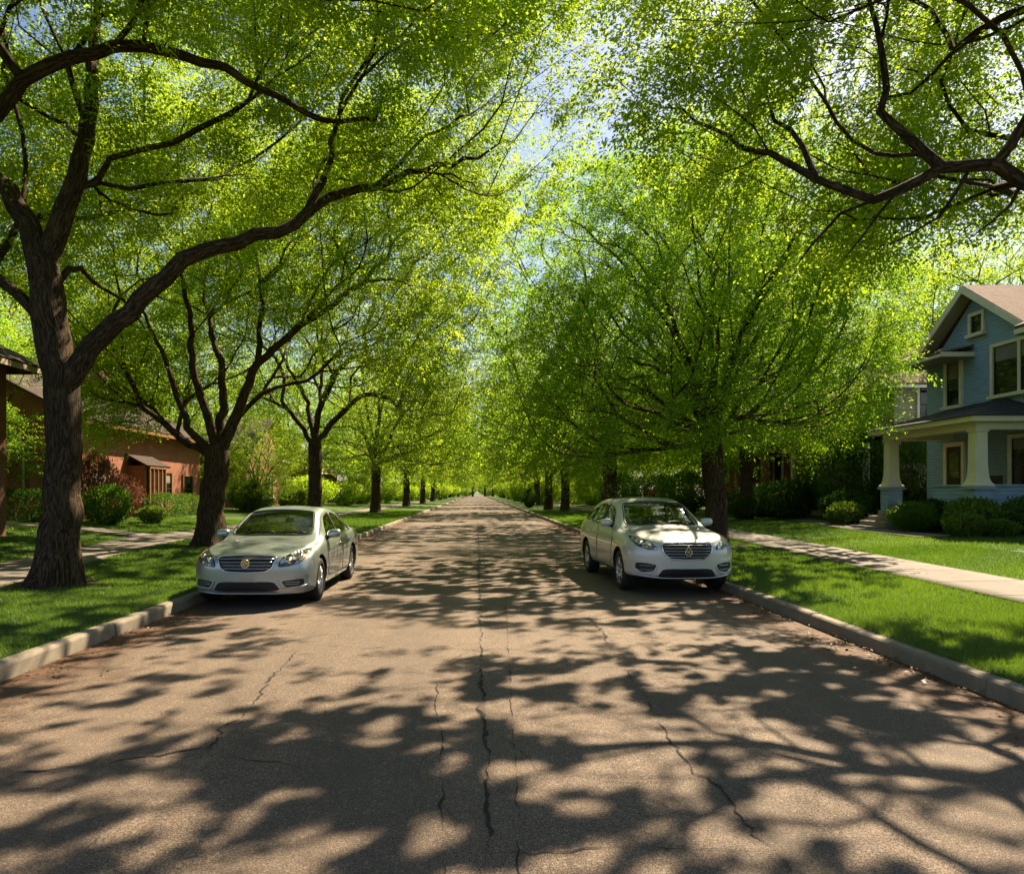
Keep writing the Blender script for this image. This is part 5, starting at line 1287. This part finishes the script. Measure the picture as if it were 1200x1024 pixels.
def build_car(name, cfg, loc, rz, label):
    root = empty(name, loc, rz); tag(root, label, 'car')
    sh = Shell(cfg['tab'], cfg['nose'], cfg['tail'], cfg['zp']); y0, y1 = sh.y0, sh.y1
    u = np.linspace(0, 1, 14) ** 2
    ys = np.concatenate([y0 + .003 + u * .5, np.linspace(y0 + .56, y1 - .56, 46), y1 - .003 - u[::-1] * .5])
    V, Fc = sh.mesh(ys); o = temp_obj(V, Fc)
    bvh = BVHTree.FromObject(o, bpy.context.evaluated_depsgraph_get()); K = CarKit(root, bvh)
    cut = []
    R, yf, yr, xw = cfg['R'], cfg['yf'], cfg['yr'], cfg['xw']; ar = R + .055
    for yy in (yf, yr):
        for s in (-1, 1):
            m = MB(); m.tube([(s * (xw - .20), yy, R + .005), (s * 1.3, yy, R + .005)], ar, 40); cut.append(temp_obj(m.v, m.f))
    V, Fc = sh.mesh(np.linspace(cfg['cab'][0], cfg['cab'][1], 16), .05); cut.append(temp_obj(V, Fc))
    def prism(P, axis, a, b):
        n = len(P); f = {'x': lambda p, t: (t, p[0], p[1]), 'z': lambda p, t: (p[0], p[1], t)}[axis]
        cut.append(temp_obj([f(p, a) for p in P] + [f(p, b) for p in P], [tuple(range(n)), tuple(range(2 * n - 1, n - 1, -1))] + [(i, i + n, (i + 1) % n + n, (i + 1) % n) for i in range(n)]))
    side = [sm(p, 5) for p in cfg['side_windows']]
    for p in side: prism(shrink(p, .012), 'x', -1.2, 1.2)
    ws, rw = sm(cfg['screen'], 5), sm(cfg['rear_screen'], 5)
    prism(shrink(ws, .02), 'z', cfg['cowl_z'], 2.5); prism(shrink(rw, .02), 'z', cfg['deck_z'], 2.5)
    me = booled(o, cut); 
    for c in cut: bpy.data.objects.remove(c)
    me.materials.clear()
    for m in (MAT[cfg['paint']], MAT['black_plastic'], MAT['dash']): me.materials.append(m)
    mi = np.zeros(len(me.polygons), int)
    for k, p in enumerate(me.polygons):
        c = p.center; h = bvh.find_nearest(c)
        if min(math.hypot(c.y - yy, c.z - R) for yy in (yf, yr)) < ar + .004 and abs(c.x) > xw - .22 and h[3] > .012: mi[k] = 1
        elif h[3] > .012: mi[k] = 2
        elif c.z < cfg['clad'] and p.normal.z < .5: mi[k] = 1
    me.polygons.foreach_set('material_index', mi); me.polygons.foreach_set('use_smooth', np.ones(len(mi), bool)); me.set_sharp_from_angle(angle=math.radians(38))
    bpy.data.objects.remove(o); me.name = 'body'; link('body', me, root)
    # glazing
    w_ = K.patch('windscreen', ws, 'z', 1, MAT['car_glass'], -.004, 0, .05); K.line('seal', ws, 'z', 1, MAT['black_plastic'], .011, .0, True, w_, 70)
    m = MB()
    for x in (-.48, .05):                                   # wipers lie on the foot of the windscreen
        pts = [K.proj(x + t * .5, cfg['wiper_y'] + .05 * math.sin(t * 3), 'z', 1) for t in np.linspace(0, 1, 8)]; m.tube([h + nn * .014 for h, nn in pts], .009, 5)
    m.build('wiper', MAT['black_plastic'], w_)
    w_ = K.patch('rear_window', rw, 'z', 1, MAT['car_glass'], -.004, 0, .06); K.line('seal', rw, 'z', 1, MAT['black_plastic'], .010, .0, True, w_, 60)
    for s in (-1, 1):
        for p in side:
            w_ = K.patch('side_window', p, 'x', s, MAT['car_glass'], -.003, 0, .05); K.line('window_trim', p, 'x', s, MAT['black_plastic'], .010, .0, True, w_, 50)
        K.line('window_moulding', cfg['belt_line'], 'x', s, MAT['chrome'], .008, .003, False, None, 40)
        for q, p in enumerate(cfg['doors']):
            p = sm(p, 5); g_ = K.patch('door', p, 'x', s, MAT[cfg['paint']], .006, .012, .05)
            K.line('door_gap', p, 'x', s, MAT['black_plastic'], .006, .0005, True, g_, 60)
            hy, hz = cfg['handles'][q]; m = MB(); pts = []
            for t in np.linspace(-1, 1, 9):
                h, nn = K.proj(hy + .11 * t, hz, 'x', s); pts.append(h + nn * (.012 + .026 * (1 - t ** 4)))
            m.tube(np.array(pts), [.008] + [.013] * 7 + [.008], 8); m.build('handle', MAT[cfg['handle_mat']], g_)
        K.line('sill_trim', cfg['sill_line'], 'x', s, MAT[cfg['sill_mat']], .022, .0, False, None, 30)
        # mirrors
        my, mz = cfg['mirror']; h, nn = K.proj(my, mz - .05, 'x', s)
        mr = MB(); c = Vector((h.x + s * .125, my - .015, mz + .02)); vs = []; n1, n2 = 12, 16
        for i in range(n1 + 1):
            a = PI * i / n1
            for j in range(n2):
                b = 2 * PI * j / n2; e = lambda q: math.copysign(abs(q) ** .75, q)
                vs.append((c.x + .115 * e(math.cos(a)), c.y + .065 * e(math.sin(a)) * math.cos(b) * (1.15 if math.cos(b) < 0 else .6), c.z + .076 * e(math.sin(a)) * e(math.sin(b)) + .012 * s * math.cos(a) * s))
        mr.add(vs, [(i * n2 + j, i * n2 + (j + 1) % n2, (i + 1) * n2 + (j + 1) % n2, (i + 1) * n2 + j) for i in range(n1) for j in range(n2)], 0, True)
        mo = mr.build('wing_mirror', MAT[cfg['paint']], root)
        st = MB(); st.tube([(h.x - s * .02, my + .02, mz - .055), (h.x + s * .06, my + .005, mz - .03), (c.x, my, mz - .01)], [.035, .028, .03], 8); st.build('mirror_arm', MAT['black_plastic'], mo)
        gl = MB(); gl.obox((c.x, c.y + .043, c.z), (1, 0, 0), (0, 1, 0), (0, 0, 1), .095, .004, .058); gl.build('mirror_glass', MAT['chrome'], mo)
        # lamps
        f = lambda P: [(s * a, b) for a, b in P]
        hl = K.patch('headlight', sm(f(cfg['headlight']), 5), 'y', -1, MAT['lens'], .007, .02, .025); K.line('lamp_rim', sm(f(cfg['headlight']), 5), 'y', -1, MAT['black_plastic'], .006, .004, True, hl, 50)
        m = MB()
        for bx, bz, br in cfg['beams']:
            h, nn = K.proj(s * bx, bz, 'y', -1); h = h + nn * .009; m.tube([h - nn * .01, h + nn * .002, h + nn * .003, h - nn * .006], [br, br, br * .82, br * .2], 16)
        m.build('reflector', MAT['chrome'], hl)
        am = K.patch('indicator', sm(f(cfg['amber']), 4), 'y', -1, MAT['amber'], .010, .012, .02, hl)
        fi = K.patch('fog_intake', sm(f(cfg['fog']), 5), 'y', -1, MAT['black_plastic'], .003, .012, .03)
        if fi:
            m = MB(); a = np.array(cfg['fog']); xa, xb = a[:, 0].min() + .04, a[:, 0].max() - .05
            for zz in np.linspace(a[:, 1].min() + .045, a[:, 1].max() - .045, 2):
                pts = [K.proj(s * x, zz, 'y', -1) for x in np.linspace(xa, xb, 8)]; m.tube([h + nn * .006 for h, nn in pts if h is not None], .008, 5)
            m.build('slat', MAT['slat'], fi)
        K.line('fog_trim', [(s * a_, b_) for a_, b_ in cfg['fog_trim']], 'y', -1, MAT[cfg['trim_mat']], .012, .004, False, fi, 24)
        tl = K.patch('tail_light', sm(f(cfg['taillight']), 5), 'y', 1, MAT['redlens'], .007, .015, .03)
        for yy in (yf, yr): wheel(root, s * xw, yy, R, cfg['tw'], s, cfg['spokes'], cfg['rim'], cfg['paint'])
    # grille
    gr = K.patch('grille', sm(cfg['grille'], 6), 'y', -1, MAT['black_plastic'], .004, .02, .03)
    K.line('grille_surround', sm(cfg['grille'], 6), 'y', -1, MAT[cfg['surround']], .013, .006, True, gr, 70)
    gz_ = np.array(cfg['grille'])
    for zz in cfg['bars']:
        xs = [x for x in np.linspace(-.5, .5, 101) if inside((x, zz), gz_)]; xs = xs[2:-2]
        pts = [K.proj(x, zz, 'y', -1) for x in np.linspace(xs[0], xs[-1], 14)]; m = MB(); m.tube([h + nn * .012 for h, nn in pts], .0105, 6); m.build('grille_bar', MAT['slat'], gr)
    it = K.patch('lower_intake', sm(cfg['intake'], 5), 'y', -1, MAT['black_plastic'], .004, .02, .03)
    a = np.array(cfg['intake'])
    for zz in np.linspace(a[:, 1].min() + .03, a[:, 1].max() - .03, 3):
        xs = [x for x in np.linspace(-.7, .7, 141) if inside((x, zz), a)][3:-3]; pts = [K.proj(x, zz, 'y', -1) for x in np.linspace(xs[0], xs[-1], 12)]; m = MB(); m.tube([h + nn * .010 for h, nn in pts], .007, 5); m.build('intake_bar', MAT['black_plastic'], it)
    K.line('bumper_trim', cfg['lip'], 'y', -1, MAT[cfg['trim_mat']], .013, .002, False, None, 40)
    K.line('hood_gap', cfg['hood_gap'], 'z', 1, MAT['black_plastic'], .0045, .0, False, None, 80)
    # emblem on the grille
    ex, ez = 0, cfg['emblem_z']; h, nn = K.proj(ex, ez, 'y', -1); c = h + nn * .022; m = MB()
    if cfg['emblem'] == 'ring':
        for rr, th in ((.062, .011), ): m.tube([c + Vector((rr * .9 * math.cos(t), 0, rr * math.sin(t))) for t in np.linspace(0, 2 * PI, 28, endpoint=False)], th, 6, closed=True)
        m.tube([c + Vector((.03 * math.cos(t) + .006, -.003, .034 * math.sin(t))) for t in np.linspace(.9, 4.6, 14)], [.004] + [.011] * 12 + [.004], 6)
        m.tube([c + Vector((.004, -.003, .030)), c + Vector((.026, -.003, .006)), c + Vector((.0, -.003, -.026))], [.006, .012, .005], 6)
        m.obox(c + Vector((0, .006, 0)), (1, 0, 0), (0, 1, 0), (0, 0, 1), .045, .002, .048)
    else:
        dr = [(0, .085), (.020, .045), (.050, .0), (.052, -.032), (.030, -.062), (0, -.070), (-.030, -.062), (-.052, -.032), (-.050, 0), (-.020, .045)]
        m.tube([c + Vector((a, 0, b)) for a, b in catmull(np.array([(p[0], p[1], 0) for p in dr + dr[:1]]), .02)[:-1, :2]], .011, 6, closed=True)
        m.tube([c + Vector((0, -.002, .03)), c + Vector((.018, -.002, -.012)), c + Vector((0, -.002, -.036)), c + Vector((-.018, -.002, -.012)), c + Vector((0, -.002, .028))], [.005, .009, .010, .009, .005], 6)
    m.build('emblem', MAT['gold'], gr)
    # cabin
    for x in (-.38, .38):
        for yy, sc in ((cfg['seat_y'], 1.0), (cfg['seat_y'] + .85, 1.0)):
            b = cfg['seat_z']; q = MB(); q.box(x - .24, x + .24, yy - .28, yy + .22, b - .12, b); q.add([(x - .23, yy + .16, b), (x + .23, yy + .16, b), (x + .23, yy + .28, b), (x - .23, yy + .28, b), (x - .19, yy + .34, b + .52), (x + .19, yy + .34, b + .52), (x + .19, yy + .42, b + .52), (x - .19, yy + .42, b + .52)],
                     [(3, 2, 1, 0), (4, 5, 6, 7), (0, 1, 5, 4), (2, 3, 7, 6), (1, 2, 6, 5), (3, 0, 4, 7)])
            so = q.build('car_seat', MAT['seat'], root, .03, 2); q = MB(); q.box(x - .13, x + .13, yy + .36, yy + .44, b + .55, b + .70); q.build('headrest', MAT['seat'], so, .03, 2)
    d = MB(); d.box(-.66, .66, cfg['cab'][0] + .12, cfg['cab'][0] + .5, .6, cfg['dash_z']); d.build('dashboard', MAT['dash'], root, .04, 2)
    d = MB(); cy = cfg['cab'][0] + .60; d.tube([(.38 + .18 * math.cos(t), cy + .06 * math.sin(t), cfg['dash_z'] + .02 + .17 * math.sin(t)) for t in np.linspace(0, 2 * PI, 28, endpoint=False)], .014, 6, closed=True); d.tube([(.38, cfg['cab'][0] + .4, cfg['dash_z'] - .06), (.38, cy, cfg['dash_z'] + .02)], [.03, .05], 8); d.build('steering_wheel', MAT['dash'], root)
    q = MB(); hh, _ = K.proj(0, cfg['rv_y'], 'z', 1); q.box(-.11, .11, cfg['rv_y'], cfg['rv_y'] + .02, hh.z - .14, hh.z - .07); q.tube([(0, cfg['rv_y'] + .02, hh.z - .08), (0, cfg['rv_y'] + .03, hh.z - .03)], .008, 5); q.build('rear_view_mirror', MAT['dash'], root)
    return root

def cars():
    sedan = dict(
        tab=dict(y=[-2.42, -2.25, -1.7, -1.15, -.78, -.30, .25, .90, 1.45, 1.85, 2.2, 2.42],
                 zc=[.76, .80, .905, .990, 1.195, 1.405, 1.465, 1.415, 1.225, 1.085, 1.06, 1.02],
                 zr=[.745, .785, .88, .955, 1.140, 1.345, 1.405, 1.355, 1.175, 1.045, 1.02, .98],
                 wr=[.60, .64, .69, .72, .675, .590, .570, .575, .61, .66, .66, .62],
                 zl=[.68, .71, .80, .875, .895, .905, .920, .945, .965, .965, .95, .90],
                 wl=[.80, .83, .855, .855, .845, .835, .835, .840, .845, .845, .83, .80],
                 zm=[.50, .52, .56, .58, .58, .58, .59, .60, .61, .62, .62, .60],
                 wm=[.885, .90, .912, .910, .902, .900, .900, .905, .915, .91, .895, .87],
                 zs=[.25, .25, .25, .26, .26, .26, .26, .26, .26, .26, .27, .30], ws=[.87, .88, .885, .87, .865, .865, .865, .87, .88, .88, .87, .84],
                 zb=[.20, .19, .18, .18, .18, .18, .18, .18, .18, .19, .21, .24]),
        nose=.62, tail=.5, zp=.50, R=.335, yf=-1.46, yr=1.33, xw=.79, tw=.215, rim=.225, spokes=9, cab=(-1.0, 1.62), paint='silver', clad=.205,
        side_windows=[[(-.72, .955), (-.66, .99), (-.26, 1.27), (.10, 1.335), (.25, 1.338), (.27, .955)], [(.34, .96), (.33, 1.338), (.62, 1.325), (.98, 1.25), (1.12, .985)], [(1.19, .995), (1.06, 1.215), (1.32, 1.10), (1.44, 1.0)]],
        screen=[(-.675, -1.02), (-.40, -1.10), (.40, -1.10), (.675, -1.02), (.545, -.33), (.30, -.305), (-.30, -.305), (-.545, -.33)],
        rear_screen=[(-.52, 1.02), (.52, 1.02), (.60, 1.66), (.3, 1.72), (-.3, 1.72), (-.60, 1.66)], cowl_z=.93, deck_z=1.0, wiper_y=-1.03,
        belt_line=[(-.80, .935), (-.2, .94), (.5, .95), (1.2, .975), (1.47, .99)],
        doors=[[(-.93, .32), (-.93, .88), (-.70, .925), (.30, .935), (.30, .32)], [(.325, .32), (.325, .935), (1.16, .955), (1.16, .80), (.97, .60), (.90, .32)]], handles=[(.12, .80), (.98, .83)],
        handle_mat='chrome', sill_line=[(-.98, .245), (.86, .245)], sill_mat='silver', mirror=(-.66, .99),
        headlight=[(.455, .615), (.50, .745), (.66, .825), (.80, .845), (.815, .76), (.74, .67), (.60, .625)], beams=[(.60, .705, .052), (.72, .755, .045)], amber=[(.745, .69), (.80, .75), (.805, .80), (.76, .74)],
        fog=[(.50, .405), (.79, .43), (.79, .33), (.56, .31)], fog_trim=[(.46, .42), (.52, .30), (.70, .29), (.82, .33)], taillight=[(.48, .74), (.48, .93), (.80, .95), (.80, .76)],
        grille=[(-.435, .765), (0, .785), (.435, .765), (.375, .60), (.28, .545), (0, .535), (-.28, .545), (-.375, .60)], bars=[.725, .682, .639, .596], surround='chrome',
        intake=[(-.40, .405), (.40, .405), (.50, .265), (-.50, .265)], lip=[(-.80, .245), (-.4, .225), (0, .22), (.4, .225), (.80, .245)], trim_mat='silver',
        hood_gap=[(-.70, -1.13), (-.735, -1.6), (-.66, -2.10), (-.52, -2.26)], emblem='ring', emblem_z=.662, seat_y=-.05, seat_z=.58, dash_z=.93, rv_y=-.42)
    c = build_car('sedan_car', sedan, (-3.36, 12.72, .006), 0.0, 'silver four-door sedan parked facing the camera at the lawn kerb, round emblem on its grille')
    K = None
    suv = dict(
        tab=dict(y=[-2.36, -2.20, -1.7, -1.12, -.75, -.28, .30, .95, 1.50, 1.95, 2.2, 2.36],
                 zc=[.875, .925, 1.03, 1.105, 1.30, 1.535, 1.615, 1.60, 1.50, 1.28, 1.15, 1.07],
                 zr=[.86, .91, 1.005, 1.07, 1.245, 1.475, 1.555, 1.54, 1.445, 1.235, 1.11, 1.03],
                 wr=[.60, .64, .70, .73, .690, .615, .600, .60, .62, .66, .68, .66],
                 zl=[.80, .83, .93, 1.0, 1.015, 1.03, 1.05, 1.08, 1.10, 1.08, 1.03, .97],
                 wl=[.81, .84, .865, .870, .865, .860, .860, .862, .862, .855, .845, .82],
                 zm=[.58, .60, .66, .68, .68, .68, .69, .70, .72, .72, .71, .68],
                 wm=[.895, .915, .93, .925, .915, .912, .912, .918, .928, .922, .905, .88],
                 zs=[.32, .32, .33, .34, .34, .34, .34, .34, .34, .34, .35, .36], ws=[.88, .89, .90, .885, .88, .88, .88, .885, .895, .895, .88, .85],
                 zb=[.27, .26, .25, .25, .25, .25, .25, .25, .25, .26, .27, .29]),
        nose=.60, tail=.5, zp=.60, R=.352, yf=-1.42, yr=1.30, xw=.80, tw=.225, rim=.235, spokes=5, cab=(-.98, 1.72), paint='pearl', clad=.335,
        side_windows=[[(-.70, 1.075), (-.64, 1.12), (-.24, 1.40), (.12, 1.47), (.25, 1.475), (.27, 1.085)], [(.34, 1.09), (.33, 1.48), (.70, 1.475), (1.04, 1.425), (1.14, 1.12)], [(1.21, 1.13), (1.12, 1.41), (1.48, 1.31), (1.68, 1.15)]],
        screen=[(-.69, -1.00), (-.40, -1.08), (.40, -1.08), (.69, -1.00), (.565, -.31), (.30, -.285), (-.30, -.285), (-.565, -.31)],
        rear_screen=[(-.54, 1.20), (.54, 1.20), (.60, 1.82), (.3, 1.87), (-.3, 1.87), (-.60, 1.82)], cowl_z=1.04, deck_z=1.1, wiper_y=-1.01,
        belt_line=[(-.78, 1.055), (-.2, 1.065), (.5, 1.08), (1.2, 1.11), (1.70, 1.135)],
        doors=[[(-.90, .40), (-.90, .99), (-.68, 1.045), (.30, 1.06), (.30, .40)], [(.325, .40), (.325, 1.06), (1.16, 1.08), (1.16, .90), (.97, .70), (.90, .40)]], handles=[(.12, .92), (.98, .95)],
        handle_mat='pearl', sill_line=[(-.95, .325), (.86, .325)], sill_mat='black_plastic', mirror=(-.64, 1.13),
        headlight=[(.49, .765), (.50, .80), (.60, .90), (.74, .955), (.82, .96), (.83, .90), (.77, .82), (.62, .765)], beams=[(.61, .825, .045), (.72, .875, .045)], amber=[(.55, .775), (.68, .785), (.72, .805), (.58, .795)],
        fog=[(.50, .515), (.66, .545), (.80, .545), (.81, .46), (.72, .385), (.55, .41)], fog_trim=[(.48, .50), (.53, .40), (.68, .36), (.82, .42)], taillight=[(.50, .84), (.50, 1.02), (.80, 1.04), (.81, .86)],
        grille=[(-.42, .865), (0, .875), (.42, .865), (.40, .72), (.30, .615), (0, .60), (-.30, .615), (-.40, .72)], bars=[.83, .785, .74, .695, .65], surround='chrome',
        intake=[(-.40, .455), (.40, .455), (.50, .315), (-.50, .315)], lip=[(-.78, .335), (-.4, .30), (0, .295), (.4, .30), (.78, .335)], trim_mat='pearl',
        hood_gap=[(-.72, -1.11), (-.75, -1.6), (-.68, -2.05), (-.54, -2.20)], emblem='drop', emblem_z=.735, seat_y=-.03, seat_z=.70, dash_z=1.04, rv_y=-.40)
    build_car('crossover_car', suv, (3.35, 13.95, .006), math.radians(3.0), 'off-white crossover parked facing the camera at the kerb, drop-shaped emblem on its grille')
cars()
